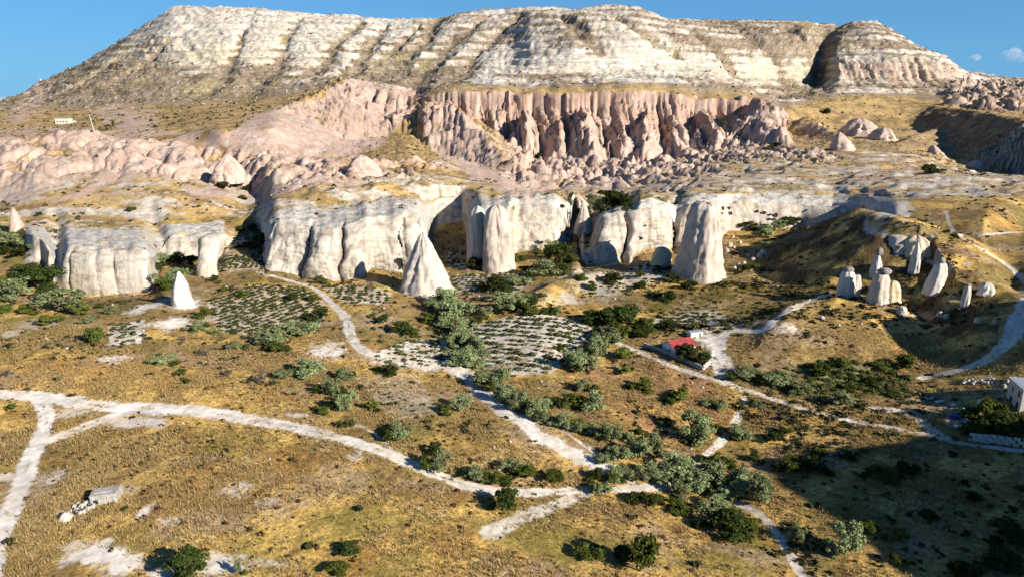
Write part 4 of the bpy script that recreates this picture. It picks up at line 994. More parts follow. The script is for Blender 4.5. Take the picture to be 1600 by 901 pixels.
KIND = {  # material, squat?, leaf size, clumps
 'o': (leaf_material('oleaster_leaves', (.12, .15, .058), (.355, .40, .19)), .040, 20),
 'g': (leaf_material('green_leaves', (.045, .062, .012), (.145, .165, .035)), .048, 17),
 'd': (leaf_material('dark_leaves', (.022, .034, .009), (.08, .098, .025)), .045, 18),
 'y': (leaf_material('yellow_green_leaves', (.08, .10, .018), (.21, .225, .05)), .06, 13),
 'b': (leaf_material('dry_twigs', (.06, .05, .045), (.16, .13, .115), .05), .035, 9),
 'p': (leaf_material('poplar_leaves', (.05, .08, .02), (.14, .18, .05)), .045, 14),
}
def crown_mesh(kind, seed):
    mat, ls, nc = KIND[kind]
    r = np.random.default_rng(seed)
    cl = []
    lx, ly = r.uniform(-.1, .1, 2)
    sq = r.uniform(.8, 1.15)
    for i in range(nc):
        a = r.uniform(0, 2 * np.pi); u = r.uniform(-.85, 1.0)
        rad = 0.36 * math.sqrt(max(0.05, 1 - (u * .85) ** 2)) * r.uniform(.25, 1.2) * sq
        if kind == 'p': rad *= .5
        c = np.array([math.cos(a) * rad + lx * (u + .5), math.sin(a) * rad + ly * (u + .5), .52 + .34 * u + r.uniform(-.07, .07)])
        cl.append((c, r.uniform(.07, .2) * (0.75 if kind == 'p' else 1), r.uniform(0, 1)))
    cl.append((np.array([lx * .5, ly * .5, .45]), .22, .2))
    n = {'b': 55}.get(kind, 150)
    P, D, TN = [], [], []
    for c, R, tone in cl:
        d = r.normal(size=(n, 3)); d /= np.linalg.norm(d, axis=1, keepdims=True)
        k = r.uniform(.45, 1.1, n) + r.uniform(0, .5, n) * (r.random(n) < .15)
        P.append(c + d * (R * k)[:, None] * np.array([1, 1, .85])); D.append(d); TN.append(np.clip(.2 + .4 * tone + r.uniform(-.25, .45, n), 0, 1))
    P = np.vstack(P); D = np.vstack(D); TN = np.concatenate(TN); m = len(P)
    P[:, 2] = np.where(P[:, 2] < .03, .03 + r.uniform(0, .05, m), P[:, 2])
    nr = D * .8 + r.normal(size=(m, 3)) * .55 + np.array([0, 0, .25]); nr /= np.linalg.norm(nr, axis=1, keepdims=True)
    t = np.cross(nr, r.normal(size=(m, 3))); t /= np.linalg.norm(t, axis=1, keepdims=True); b = np.cross(nr, t)
    s = (ls * r.uniform(.55, 1.25, m))[:, None]; ee = r.uniform(.45, .8, m)[:, None]
    V = np.stack([P - t * s, P + b * s * ee, P + t * s, P - b * s * ee], 1).reshape(-1, 3)
    F = np.arange(m * 4).reshape(-1, 4).tolist(); T = np.repeat(TN, 4)
    me = bpy.data.meshes.new('crown_' + kind); me.from_pydata(V.tolist(), [], F)
    me.attributes.new('tone', 'FLOAT', 'POINT').data.foreach_set('value', np.array(T, np.float32))
    me.materials.append(mat)
    return me
def limb(V, F, p0, p1, r0, r1, n=6):
    p0, p1 = Vector(p0), Vector(p1)
    q = (p1 - p0).to_track_quat('Z', 'Y')
    i0 = len(V)
    for p, r in ((p0, r0), (p1, r1)):
        for k in range(n):
            a = 2 * math.pi * k / n
            V.append(tuple(p + q @ Vector((math.cos(a) * r, math.sin(a) * r, 0))))
    for k in range(n): F.append((i0 + k, i0 + (k + 1) % n, i0 + n + (k + 1) % n, i0 + n + k))
def trunk_mesh(kind, seed):
    r = random.Random(seed); V, F = [], []
    b = (r.uniform(-.04, .04), r.uniform(-.04, .04), .3)
    limb(V, F, (0, 0, -.12), b, .045, .032)
    for k in range(6):
        a = k * 1.05 + r.uniform(-.3, .3); rr = r.uniform(.14, .3)
        m = (math.cos(a) * rr * .6, math.sin(a) * rr * .6, r.uniform(.42, .55)); e = (math.cos(a) * rr, math.sin(a) * rr, r.uniform(.6, .85))
        limb(V, F, b, m, .024, .016, 5); limb(V, F, m, e, .016, .006, 5)
    me = bpy.data.meshes.new('trunk_' + kind); me.from_pydata(V, [], F); me.materials.append(M_BARK)
    return me
CROWNS = {k: [crown_mesh(k, 40 + 7 * i + ord(k)) for i in range(6)] for k in KIND}
TRUNKS = {k: [trunk_mesh(k, 90 + 7 * i + ord(k)) for i in range(2)] for k in KIND}
ADJ = {'o': 'silver green oleaster', 'g': 'mid green', 'd': 'dark green', 'y': 'yellow green', 'b': 'dry greyish', 'p': 'narrow upright green'}
TREES = {
 'at the bottom by the bare patch': [(283,916,76,62,'d'),(372,897,13,26,'o'),(383,899,10,12,'y')],
 'on the golden field below the road bend': [(546,872,38,24,'d'),(528,898,34,26,'g'),(786,802,46,44,'d'),(925,876,42,30,'g'),(1003,898,52,72,'g'),(975,880,40,34,'d')],
 'in the shaded lower right corner': [(1246,848,26,32,'o'),(1328,868,52,62,'o'),(1302,868,26,26,'o'),(1405,842,30,17,'y'),(1362,834,30,24,'g'),(1505,905,50,34,'d'),(1450,812,26,14,'d'),(1520,780,24,14,'d'),(1585,850,60,30,'d'),(1570,890,60,30,'d'),(1400,880,26,14,'d')],
 'beside the lower right path': [(1140,838,74,48,'d'),(1118,806,44,28,'o'),(1090,826,24,18,'d'),(1165,838,30,26,'g')],
 'in the thicket where the paths cross': [(1086,772,46,42,'o'),(1124,762,54,46,'o'),(1156,780,50,46,'o'),(1192,787,46,54,'o'),(1126,730,28,28,'y'),(1098,742,34,26,'o'),(1175,760,40,36,'o'),(1070,752,26,22,'d'),(1100,722,22,16,'g')],
 'along the upper stream path': [(1146,684,40,30,'o'),(1090,690,56,52,'o'),(1126,640,26,20,'o'),(1182,634,22,16,'o'),(1160,640,18,14,'g')],
 'in the tree belt along the stream': [(956,692,36,40,'o'),(1001,718,38,46,'o'),(966,722,36,30,'o'),(1046,748,58,52,'o'),(978,748,30,28,'o'),(1012,752,34,30,'o'),(946,772,28,26,'o'),(932,750,26,22,'d'),(1020,790,40,30,'d'),(1062,804,36,26,'g'),(958,755,24,20,'g')],
 'in the row beside the white wash': [(756,602,44,32,'o'),(782,628,36,34,'o'),(806,642,28,32,'o'),(832,652,30,34,'o'),(853,660,26,24,'o'),(876,668,30,28,'o'),(910,678,26,22,'o'),(768,612,28,22,'g'),(820,640,26,20,'d'),(895,672,26,20,'g')],
 'on the reddish plot below the farmhouse': [(926,644,44,42,'o'),(890,636,36,26,'y'),(1012,612,34,24,'y'),(976,562,32,24,'y'),(978,584,24,20,'y'),(1062,627,38,24,'y'),(908,610,26,22,'o'),(1040,664,22,12,'d'),(1000,680,20,10,'d')],
 'in the row below the tall rock cone': [(702,482,44,38,'o'),(726,492,40,30,'o'),(702,510,50,42,'o'),(724,524,46,36,'o'),(712,544,44,36,'o'),(738,552,40,34,'o'),(724,570,54,38,'o'),(690,494,28,28,'o'),(744,505,24,16,'g')],
 'in the hedge between vineyard and farm': [(946,536,34,36,'o'),(916,580,36,42,'o'),(926,556,30,32,'o'),(892,572,20,18,'o'),(908,560,22,20,'o'),(880,545,14,12,'g'),(934,545,24,24,'o')],
 'in the grove behind the farmhouse': [(950,512,52,36,'d'),(986,508,50,42,'d'),(966,528,48,28,'g'),(1000,528,38,24,'d'),(930,505,34,22,'d'),(1018,520,22,14,'g'),(1040,515,26,10,'d')],
 'beside the farmhouse front': [(1071,563,38,30,'d'),(1094,568,34,24,'d'),(1084,516,16,13,'y'),(1080,566,24,18,'g')],
 'in the clump left of the tilled plot': [(480,589,52,24,'o'),(541,642,34,36,'o'),(514,618,34,32,'o'),(541,594,28,24,'o'),(506,648,18,16,'g'),(536,668,18,16,'g'),(583,641,18,22,'y'),(530,620,22,20,'d')],
 'along the main road edge': [(622,686,44,34,'o'),(606,690,26,24,'d'),(686,738,34,46,'o'),(684,712,24,24,'d'),(736,748,40,26,'o'),(766,756,36,28,'g'),(796,738,34,26,'o'),(822,750,42,24,'g'),(866,753,36,18,'g'),(720,642,36,28,'o'),(698,650,14,12,'g')],
 'between white track and silver row': [(610,587,34,22,'d'),(623,522,38,24,'d'),(595,505,28,13,'d')],
 'on the dry slope at left': [(252,569,34,18,'o'),(145,534,30,32,'g'),(272,572,18,10,'g'),(281,586,18,12,'g'),(293,599,12,10,'g'),(16,640,16,13,'g'),(178,640,0,0,'x')],
 'in the scrub on the dry slope at left': [(354,588,24,16,'b'),(401,600,28,26,'b'),(10,588,24,16,'b'),(286,534,16,12,'b'),(316,555,26,18,'b')],
 'in the thicket left of the white cliff': [(92,487,66,34,'o'),(122,492,34,26,'y'),(72,508,32,20,'y'),(136,505,22,16,'o'),(172,490,22,16,'o'),(58,452,62,46,'d'),(22,468,54,38,'o'),(72,470,40,30,'d'),(4,488,26,18,'g'),(40,490,28,16,'y'),(48,430,34,24,'d'),(10,448,30,20,'y')],
 'at the left edge above the thicket': [(10,392,56,36,'o'),(28,402,32,20,'d'),(0,402,30,20,'d'),(35,385,20,16,'o')],
 'at the foot of the left white wall': [(266,444,46,34,'o'),(276,410,26,20,'d'),(296,412,22,18,'d'),(252,414,24,22,'o'),(262,452,26,20,'g'),(246,424,18,16,'d')],
 'in the recess between the left cliffs': [(376,364,17,13,'d'),(394,362,18,14,'d'),(402,388,38,26,'d'),(372,388,14,8,'g')],
 'around the green left vineyard': [(316,498,24,20,'y'),(306,518,28,18,'o'),(336,523,16,12,'o'),(366,546,28,18,'o'),(380,463,20,14,'g'),(440,534,52,30,'o'),(412,540,44,28,'o'),(472,524,50,30,'o'),(496,500,32,20,'d'),(500,444,20,16,'g'),(335,440,14,12,'d'),(455,470,22,10,'d'),(430,548,30,16,'g'),(350,455,16,10,'g'),(488,470,18,12,'g')],
 'on the plot below the central cliff': [(767,455,44,26,'d'),(742,420,34,20,'d'),(810,446,34,24,'o'),(846,432,52,30,'o'),(868,408,42,36,'d'),(892,412,28,18,'g'),(858,398,26,26,'o'),(796,484,46,28,'o'),(818,478,34,24,'o'),(832,492,26,14,'g'),(872,490,18,14,'o'),(852,490,20,12,'d'),(802,412,22,16,'g'),(820,425,20,14,'d'),(760,492,24,18,'o'),(775,470,28,16,'o'),(836,470,20,14,'d')],
 'near the central white cliff foot': [(876,420,9,32,'p')],
 'in the side valley behind the cliffs': [(938,334,40,32,'o'),(960,326,36,28,'d'),(924,320,26,20,'o'),(977,322,26,22,'d'),(890,322,20,14,'o'),(950,312,34,20,'d'),(908,340,18,16,'d')],
 'on the terrace below the right cliff': [(960,443,34,18,'d'),(1000,434,20,14,'g'),(1000,452,22,14,'d'),(1030,426,22,12,'d'),(1050,440,26,14,'d'),(925,452,22,10,'g'),(1045,470,30,18,'d'),(1028,464,20,14,'o'),(1075,452,28,12,'d'),(910,440,18,16,'g')],
 'at the foot of the cave wall': [(1196,372,34,26,'o'),(1176,360,24,16,'g'),(1212,362,30,22,'o'),(1228,352,24,16,'d'),(1198,388,20,14,'o'),(1176,420,20,14,'g'),(1160,426,22,12,'d'),(1244,350,18,14,'d')],
 'around the dark green right vineyard': [(1216,604,42,26,'o'),(1176,596,48,24,'o'),(1200,600,30,20,'d'),(1256,618,30,22,'o'),(1308,634,38,30,'o'),(1280,588,28,24,'g'),(1312,574,26,16,'y'),(1412,578,34,32,'g'),(1240,612,24,16,'d'),(1330,612,24,12,'g'),(1360,600,24,12,'d'),(1380,580,30,12,'g')],
 'on the slope below the right road': [(1240,736,38,22,'g'),(1284,740,42,22,'d'),(1386,756,48,34,'g'),(1416,744,30,28,'d'),(1362,744,24,16,'d'),(1205,690,26,12,'d'),(1284,712,22,12,'g'),(1225,676,20,10,'d'),(1330,720,26,12,'d'),(1180,720,20,10,'d')],
 'around the stone house at right edge': [(1548,658,46,46,'g'),(1558,684,70,36,'d'),(1592,676,52,36,'d'),(1532,684,36,28,'g'),(1578,660,34,24,'g')],
 'on the slopes above the cliffs': [(352,294,22,10,'d'),(386,298,16,8,'d'),(60,338,12,8,'d'),(205,330,16,6,'g'),(380,312,14,6,'g'),(1448,272,30,10,'d'),(1470,272,18,9,'d'),(1210,232,18,9,'d'),(1215,155,0,0,'x'),(840,250,18,12,'d'),(1290,178,16,9,'d')],
}
# undergrowth that fills the belts between the trees one sees first
xr = random.Random(21)
for phrase in list(TREES):
    lst = TREES[phrase]
    if any(w in phrase for w in ('bottom', 'golden field', 'dry slope', 'front', 'recess', 'slopes above')): continue
    for t in list(lst):
        if t[4] in 'xbp' or xr.random() > .8: continue
        belt = any(w in phrase for w in ('tall rock cone', 'white wash', 'along the stream', 'paths cross', 'hedge', 'upper stream'))
        if belt and t[4] == 'o':
            sg = 1 if 'wash' in phrase else xr.choice((-1, 1)); kx = .35 if 'rock cone' in phrase else .7
            lst.append((t[0] + sg * t[2] * kx * xr.uniform(.5, 1), t[1] + xr.uniform(-8, 8), t[2] * xr.uniform(.6, .9), t[3] * xr.uniform(.6, .95), 'o'))
        f = xr.uniform(.38, .7)
        sg = 1 if 'wash' in phrase else xr.choice((-1, 1))
        lst.append((t[0] + sg * t[2] * xr.uniform(.35, .75), t[1] + xr.uniform(-9, 5), max(9, t[2] * f), max(7, t[3] * f), xr.choice('ddggo' if t[4] == 'o' else 'ddgg')))
NTREE = 0
for phrase, lst in TREES.items():
    cnt = {}
    for t in sorted(lst):
        px, py, w, h_, k = t
        if k == 'x': continue
        cnt.setdefault(k, []).append(t)
    for k, ts in cnt.items():
        for i, (px, py, w, h_, _) in enumerate(ts):
            p = at(px, py)
            if p is None: continue
            d = p.y * CP + (CAM_Z - p.z) * SP
            mpp = d / FPX
            dep = math.atan2(CAM_Z - p.z, p.y)
            Wm = w * mpp * 1.12
            Hm = max(1.0, (h_ * mpp - 0.45 * Wm * math.sin(dep)) / math.cos(dep) * 1.05, 0.5 * Wm)
            small = Wm < 3.2
            rot = random.uniform(0, 6.28)
            nm = {'o': 'oleaster_tree', 'g': 'green_tree', 'd': 'dark_tree', 'y': 'yellow_green_bush', 'b': 'dry_shrub', 'p': 'poplar_tree'}[k]
            if small and k in 'ogd': nm = {'o': 'oleaster_bush', 'g': 'green_bush', 'd': 'dark_bush'}[k]
            root = empty(nm, (p.x, p.y + 0.3 * Wm * math.sin(dep), p.z - 0.06 * Hm), rot, (Wm, Wm * random.uniform(.85, 1.1), Hm))
            c = link('crown', CROWNS[k][NTREE % 6], None, root)
            link('trunk', TRUNKS[k][NTREE % 2], None, root)
            word = {'b': 'shrub', 'y': 'bush', 'p': 'poplar tree'}.get(k, 'tree')
            if len(ts) > 1: lab = '%s %s %s from left %s' % (ORD[i], ADJ[k], word, phrase)
            else: lab = 'single %s %s %s' % (ADJ[k], word, phrase)
            tag(root, lab, 'bush' if (small or k in 'yb') else 'tree', 'trees and bushes ' + phrase)
            NTREE += 1

# ------------------------------------------------------------------ vines in their rows
def bush_mesh(seed, n=46, ls=.17):
    r = np.random.default_rng(seed); V, F, T = [], [], []
    for k in range(n):
        d = r.normal(size=3); d[2] = abs(d[2]); d /= np.linalg.norm(d)
        p = d * np.array([.5, .5, .6]) * r.uniform(.55, 1.05); p[2] += .03
        nrm = d + r.normal(size=3) * .45; nrm /= np.linalg.norm(nrm)
        t = np.cross(nrm, r.normal(size=3)); t /= np.linalg.norm(t); b = np.cross(nrm, t); s = ls * r.uniform(.7, 1.3)
        i0 = len(V); V += [p - t * s, p + b * s * .7, p + t * s, p - b * s * .7]; F.append((i0, i0 + 1, i0 + 2, i0 + 3)); T += [r.uniform(0, 1)] * 4
    return np.array(V), F, np.array(T, np.float32)
M_VINE = leaf_material('vine_leaves', (.035, .048, .014), (.105, .12, .04), .12)
VM = []
for s in range(4):
    V, F, T = bush_mesh(500 + s)
    me = bpy.data.meshes.new('vine'); me.from_pydata(V.tolist(), [], F)
    me.attributes.new('tone', 'FLOAT', 'POINT').data.foreach_set('value', T); me.materials.append(M_VINE); VM.append((me, V, F, T))
def in_poly(P, x, y):
    r = False
    for i in range(len(P)):
        x0, y0 = P[i]; x1, y1 = P[(i + 1) % len(P)]
        if (y0 > y) != (y1 > y) and x < (x1 - x0) * (y - y0) / (y1 - y0) + x0: r = not r
    return r
VINES = {'V1': (2.6, 3.5, -22, .95, 'on the pale sandy plot'), 'V2': (2.4, 3.4, 10, .85, 'on the white plot'),
         'V3': (2.3, 2.9, 68, .92, 'in the green left vineyard'), 'V4': (2.1, 2.6, 5, .95, 'on the terrace beside the rock pillar'),
         'V5': (2.6, 3.2, 8, .85, 'in the recess between the left cliffs'), 'V6': (2.6, 3.4, 10, .9, 'below the wide white cliff'),
         'V7': (2.5, 3.2, -10, .9, 'below the central white cliff'), 'V8': (3.2, 4.4, -15, .6, 'on the terrace below the right white cliff'),
         'V9': (2.1, 2.8, -20, .95, 'in the dark right vineyard'), 'V10': (2.6, 3.2, 10, .7, 'on the white patch at left'),
         'V11': (2.4, 3.2, -12, .8, 'behind the farmhouse'), 'V12': (2.5, 3.2, 0, .7, 'right of the tall rock cone')}
cand = []
vr = random.Random(5)
for nm, (sx, sy, ang, keep, ph) in VINES.items():
    P = PLOTW[nm]
    cx = sum(p[0] for p in P) / len(P); cy = sum(p[1] for p in P) / len(P)
    ca, sa = math.cos(math.radians(ang)), math.sin(math.radians(ang))
    for i in range(-40, 41):
        for j in range(-40, 41):
            u, v = i * sx + vr.uniform(-.7, .7), j * sy + vr.uniform(-.5, .5)
            x, y = cx + u * ca - v * sa, cy + u * sa + v * ca
            if not in_poly(P, x, y) or vr.random() > keep: continue
            z = drop(x, y)
            cand.append((math.hypot(x, y), x, y, z, nm, ph, j))
# sparse bushes on rough ground around the plots are left to the scrub below
cand.sort()
vis = []
for c in cand:
    q = project(c[1], c[2], c[3])
    if 0 < q[0] < 1600: vis.append(c)
rows_ = {}
for c in vis: rows_.setdefault((c[4], c[6]), []).append(c)
front = {}
for nm in VINES: front[nm] = sorted([k for k in rows_ if k[0] == nm], key=lambda k: sum(c[2] for c in rows_[k]) / len(rows_[k]))
def vine_label(c):
    k = (c[4], c[6]); n = sorted(rows_[k], key=lambda q: project(q[1], q[2], q[3])[0]).index(c); r_ = front[c[4]].index(k)
    return '%s vine bush from left in %s row from front %s' % (ORD[n], ORD[r_], c[5])
for i, cv in enumerate(vis[:300]):
    d, x, y, z, nm, ph, _ = cv
    s = vr.uniform(.9, 2.9) * (1.25 if nm == 'V9' else 1)
    o = link('vine_bush', VM[i % 4][0])
    o.location = (x, y, z - .05); o.scale = (s * 1.25, s, s * .62); o.rotation_euler = (0, 0, math.radians(VINES[nm][2]) + vr.uniform(-.4, .4))
    tag(o, vine_label(cv), 'vine', 'vine bushes ' + ph)
def scatter_mesh(name, items, mat, base):
    """items: x, y, z, sx, sz, tone shift"""
    VV, FF, TT = [], [], []; off = 0
    for i, (x, y, z, sx, sz, a) in enumerate(items):
        V, F, T = base[i % len(base)]
        ca, sa = math.cos(a), math.sin(a)
        W = np.empty_like(V); W[:, 0] = x + (V[:, 0] * ca - V[:, 1] * sa) * sx; W[:, 1] = y + (V[:, 0] * sa + V[:, 1] * ca) * sx; W[:, 2] = z + V[:, 2] * sz
        VV.append(W); FF.append(np.array(F) + off); TT.append(T); off += len(V)
    VV = np.vstack(VV); FF = np.vstack(FF); TT = np.concatenate(TT)
    me = bpy.data.meshes.new(name); n = len(FF); w = FF.shape[1]
    me.vertices.add(len(VV)); me.vertices.foreach_set('co', VV.astype(np.float32).reshape(-1))
    me.loops.add(n * w); me.loops.foreach_set('vertex_index', FF.astype(np.int32).reshape(-1))
    me.polygons.add(n); me.polygons.foreach_set('loop_start', np.arange(0, n * w, w, dtype=np.int32))
    me.update(calc_edges=True)
    me.attributes.new('tone', 'FLOAT', 'POINT').data.foreach_set('value', TT.astype(np.float32))
    return link(name, me, mat)
items = [(x, y, z - .05, vr.uniform(1.3, 2.6) * 1.15, vr.uniform(.8, 1.3), vr.uniform(0, 6.28)) for d, x, y, z, nm, ph, _ in vis[300:]]
if items:
    o = scatter_mesh('vine_rows', items, M_VINE, [m[1:] for m in VM])
    tag(o, 'rows of low green vine bushes on the farther vineyard plots', 'vines', None, 'stuff')
# ------------------------------------------------------------------ buildings, walls and small things
def plain_material(name, c, rough=.85, var=.25, scale=3.0, metal=0.0):
    m = bpy.data.materials.new(name); m.use_nodes = True
    N = m.node_tree.nodes; L = m.node_tree.links; b = N['Principled BSDF']; b.inputs['Roughness'].default_value = rough
    b.inputs['Metallic'].default_value = metal
    g = N.new('ShaderNodeNewGeometry'); n = N.new('ShaderNodeTexNoise'); n.inputs['Scale'].default_value = scale; n.inputs['Detail'].default_value = 6
    L.new(g.outputs['Position'], n.inputs['Vector'])
    r = N.new('ShaderNodeValToRGB'); r.color_ramp.elements[0].position = .3; r.color_ramp.elements[1].position = .7
    r.color_ramp.elements[0].color = tuple(x * (1 - var) for x in c) + (1,); r.color_ramp.elements[1].color = tuple(min(1, x * (1 + var * .5)) for x in c) + (1,)
    L.new(n.outputs['Fac'], r.inputs['Fac']); L.new(r.outputs['Color'], b.inputs['Base Color'])
    return m
M_LIME = plain_material('limewash', (.78, .77, .74), var=.12, scale=1.2)
M_ROOF = plain_material('red_sheet_roof', (.36, .045, .05), rough=.6, var=.45, scale=1.1)
M_WALL = plain_material('stone_wall', (.42, .39, .35), var=.35, scale=2)
M_CREAM = plain_material('cream_stone', (.58, .54, .46), var=.2, scale=1)
M_PANE = plain_material('dark_pane', (.03, .035, .045), rough=.25, var=.2)
M_WOOD = plain_material('weathered_wood', (.20, .15, .11), var=.3)
M_BLUE = plain_material('blue_tarpaulin', (.05, .10, .28), rough=.5, var=.4)
M_GREYT = plain_material('grey_tarpaulin', (.10, .12, .16), rough=.6, var=.4)
M_METAL = plain_material('grey_panel', (.35, .39, .45), rough=.4, var=.3, scale=2)
M_TILE = plain_material('clay_tile', (.38, .13, .07), var=.35, scale=2)
M_RUBBER = plain_material('tyre_rubber', (.02, .02, .022), rough=.8)
def box_mesh(name, sx, sy, sz, mat, bev=.03, jitter=0.0, seed=0):
    import bmesh
    bm = bmesh.new(); bmesh.ops.create_cube(bm, size=1)
    for v in bm.verts: v.co = Vector((v.co.x * sx, v.co.y * sy, (v.co.z + .5) * sz))
    if jitter:
        r = random.Random(seed)
        for v in bm.verts: v.co += Vector((r.uniform(-1, 1), r.uniform(-1, 1), r.uniform(-1, 1))) * jitter * min(sx, sy, sz)
    if bev: bmesh.ops.bevel(bm, geom=bm.edges[:], offset=min(bev, .2 * min(sx, sy, sz)), segments=1, affect='EDGES')
    me = bpy.data.meshes.new(name); bm.to_mesh(me); bm.free(); me.materials.append(mat)
    return me
def part_box(name, parent, loc, size, mat, rz=0, bev=.03, rx=0.0, jitter=0.0, seed=0):
    o = link(name, box_mesh(name, *size, mat, bev, jitter, seed), None, parent)
    o.location = loc; o.rotation_euler = (rx, 0, rz)
    return o
def poly_part(name, parent, V, F, mat):
    me = bpy.data.meshes.new(name); me.from_pydata(V, [], F); me.materials.append(mat)
    return link(name, me, None, parent)

# farmhouse with the red roof
def farmhouse():
    p = at(1063, 553)
    L_, Wd, hw, hr = 8.2, 6.2, 2.7, 4.4
    r = empty('farmhouse', (p.x, p.y + 2.6, p.z - .25), math.radians(24))
    tag(r, 'small whitewashed farmhouse with bright red gable roof beside the dirt track', 'house')
    x0, x1, y0, y1 = -L_ / 2, L_ / 2, -Wd / 2, Wd / 2
    V = [(x0, y0, 0), (x1, y0, 0), (x1, y1, 0), (x0, y1, 0), (x0, y0, hw), (x1, y0, hw), (x1, y1, hw), (x0, y1, hw), (x0, 0, hr), (x1, 0, hr)]
    F = [(0, 1, 5, 4), (1, 2, 6, 9, 5), (2, 3, 7, 6), (3, 0, 4, 8, 7)]
    poly_part('wall', r, V, F, M_LIME)
    rf = empty('roof', (0, 0, 0)); rf.parent = r
    sl = math.atan2(hr - hw, Wd / 2); ln = (Wd / 2 + .45) / math.cos(sl)
    for s in (-1, 1):
        for k in range(10):                              # corrugated sheets, one by one
            wv = (L_ + .8) / 10
            cx = -L_ / 2 - .4 + wv * (k + .5)
            o = part_box('roof_sheet', rf, (cx, s * (Wd / 4 + .16), (hw + hr) / 2 + .02 + .012 * (k % 2)), (wv * .97, ln, .07), M_ROOF, 0, .015, -s * sl)
    part_box('ridge_cap', rf, (0, 0, hr + .04), (L_ + .85, .35, .09), M_ROOF)
    w = part_box('window', r, (x0 - .02, -.9, 1.1), (.08, .9, 1.0), M_WOOD); part_box('pane', w, (-.03, 0, .08), (.06, .74, .84), M_PANE)
    w = part_box('window', r, (-1.6, y0 - .02, 1.1), (1.0, .08, 1.0), M_WOOD); part_box('pane', w, (0, -.03, .08), (.84, .06, .84), M_PANE)
    w = part_box('window', r, (2.2, y0 - .02, 1.1), (1.0, .08, 1.0), M_WOOD); part_box('pane', w, (0, -.03, .08), (.84, .06, .84), M_PANE)
    dr = part_box('door', r, (.4, y0 - .02, .2), (.95, .08, 2.0), M_WOOD); part_box('handle', dr, (.35, -.06, 1.0), (.05, .06, .14), M_METAL)
    return r
farmhouse()
def shed():
    p = at(1087, 526)
    r = empty('flat_roofed_shed', (p.x, p.y + 1.2, p.z - .15), math.radians(15))
    tag(r, 'low white flat roofed shed with blue grey panels behind the farmhouse', 'shed')
    part_box('wall', r, (0, 0, 0), (4.4, 2.6, 1.7), M_LIME)
    for k in range(3): part_box('roof_panel', r, (-1.35 + 1.35 * k, 0, 1.72), (1.2, 2.1, .08), M_METAL, 0, .01, .06)
    dr = part_box('door', r, (1.2, -1.32, .1), (.8, .06, 1.4), M_WOOD)
shed()
def canopy():
    p = at(1114, 513)
    r = empty('tarpaulin_canopy', (p.x, p.y, p.z), math.radians(20))
    tag(r, 'dark blue grey tarpaulin canopy on posts by the bend of the farm drive', 'canopy')
    for sx in (-1, 1):
        for sy in (-1, 1): part_box('post', r, (sx * 1.7, sy * 1.2, -.2), (.1, .1, 2.1), M_WOOD)
    n = 8; V = [(-1.9 + 3.8 * i / n, -1.4 + 2.8 * j / n, 1.95 - .35 * math.sin(math.pi * i / n) * math.sin(math.pi * j / n) + .1 * (j / n)) for j in range(n + 1) for i in range(n + 1)]
    F = [(j * (n + 1) + i, j * (n + 1) + i + 1, (j + 1) * (n + 1) + i + 1, (j + 1) * (n + 1) + i) for j in range(n) for i in range(n)]
    poly_part('sheet', r, V, F, M_GREYT)
canopy()
# stone walls built of separate blocks along a sighted line
def stone_wall(label, pts, hgt, thick, mat, step=1.1, courses=3, name='stone_wall'):
    W = [at(*q) for q in pts]
    r = empty(name, W[0]); tag(r, label, 'wall')
    sr = random.Random(len(label)); base = Vector(W[0])
    meshes = [box_mesh('block', step * .97, thick, hgt / courses * .96, mat, .05, .05, s) for s in range(5)]
    k = 0
    for a, b in zip(W[:-1], W[1:]):
        dv = b - a; L = math.hypot(dv.x, dv.y); n = max(1, int(L / step)); rz = math.atan2(dv.y, dv.x)
        for i in range(n):
            for c in range(courses):
                t = (i + .5 + (.5 if c % 2 else 0)) / n
                if t > 1: continue
                p = a + dv * t
                o = link('block', meshes[k % 5], None, r); k += 1
                o.location = Vector((p.x, p.y, drop(p.x, p.y) - .15 + c * hgt / courses)) - base
                o.rotation_euler = (0, 0, rz + sr.uniform(-.03, .03))
    return r
stone_wall('grey stone garden wall in front of the farmhouse along the track', [(1004, 540), (1030, 549), (1065, 563), (1096, 577)], 1.5, .5, M_WALL)
stone_wall('short pale end wall of the farmhouse garden', [(1098, 578), (1109, 568)], 1.6, .5, M_CREAM)
stone_wall('pale retaining wall under the trees at the right edge', [(1513, 688), (1545, 691), (1580, 695), (1610, 700)], 2.2, .6, M_CREAM, 1.3, 3)
def rail(label, pts):
    W = [at(*q) for q in pts]; r = empty('rail_fence', W[0]); tag(r, label, 'fence')
    for a, b in zip(W[:-1], W[1:]):
        dv = b - a; L = dv.length; rz = math.atan2(dv.y, dv.x)
        part_box('rail', r, (a + b) / 2 - W[0] + Vector((0, 0, .75)), (L, .08, .1), M_WOOD, rz)
        part_box('post', r, a - W[0] - Vector((0, 0, .2)), (.12, .12, 1.15), M_WOOD, rz)
rail('low wooden rail fence between farmhouse garden and drive', [(1093, 541), (1101, 544), (1109, 547), (1118, 550)])

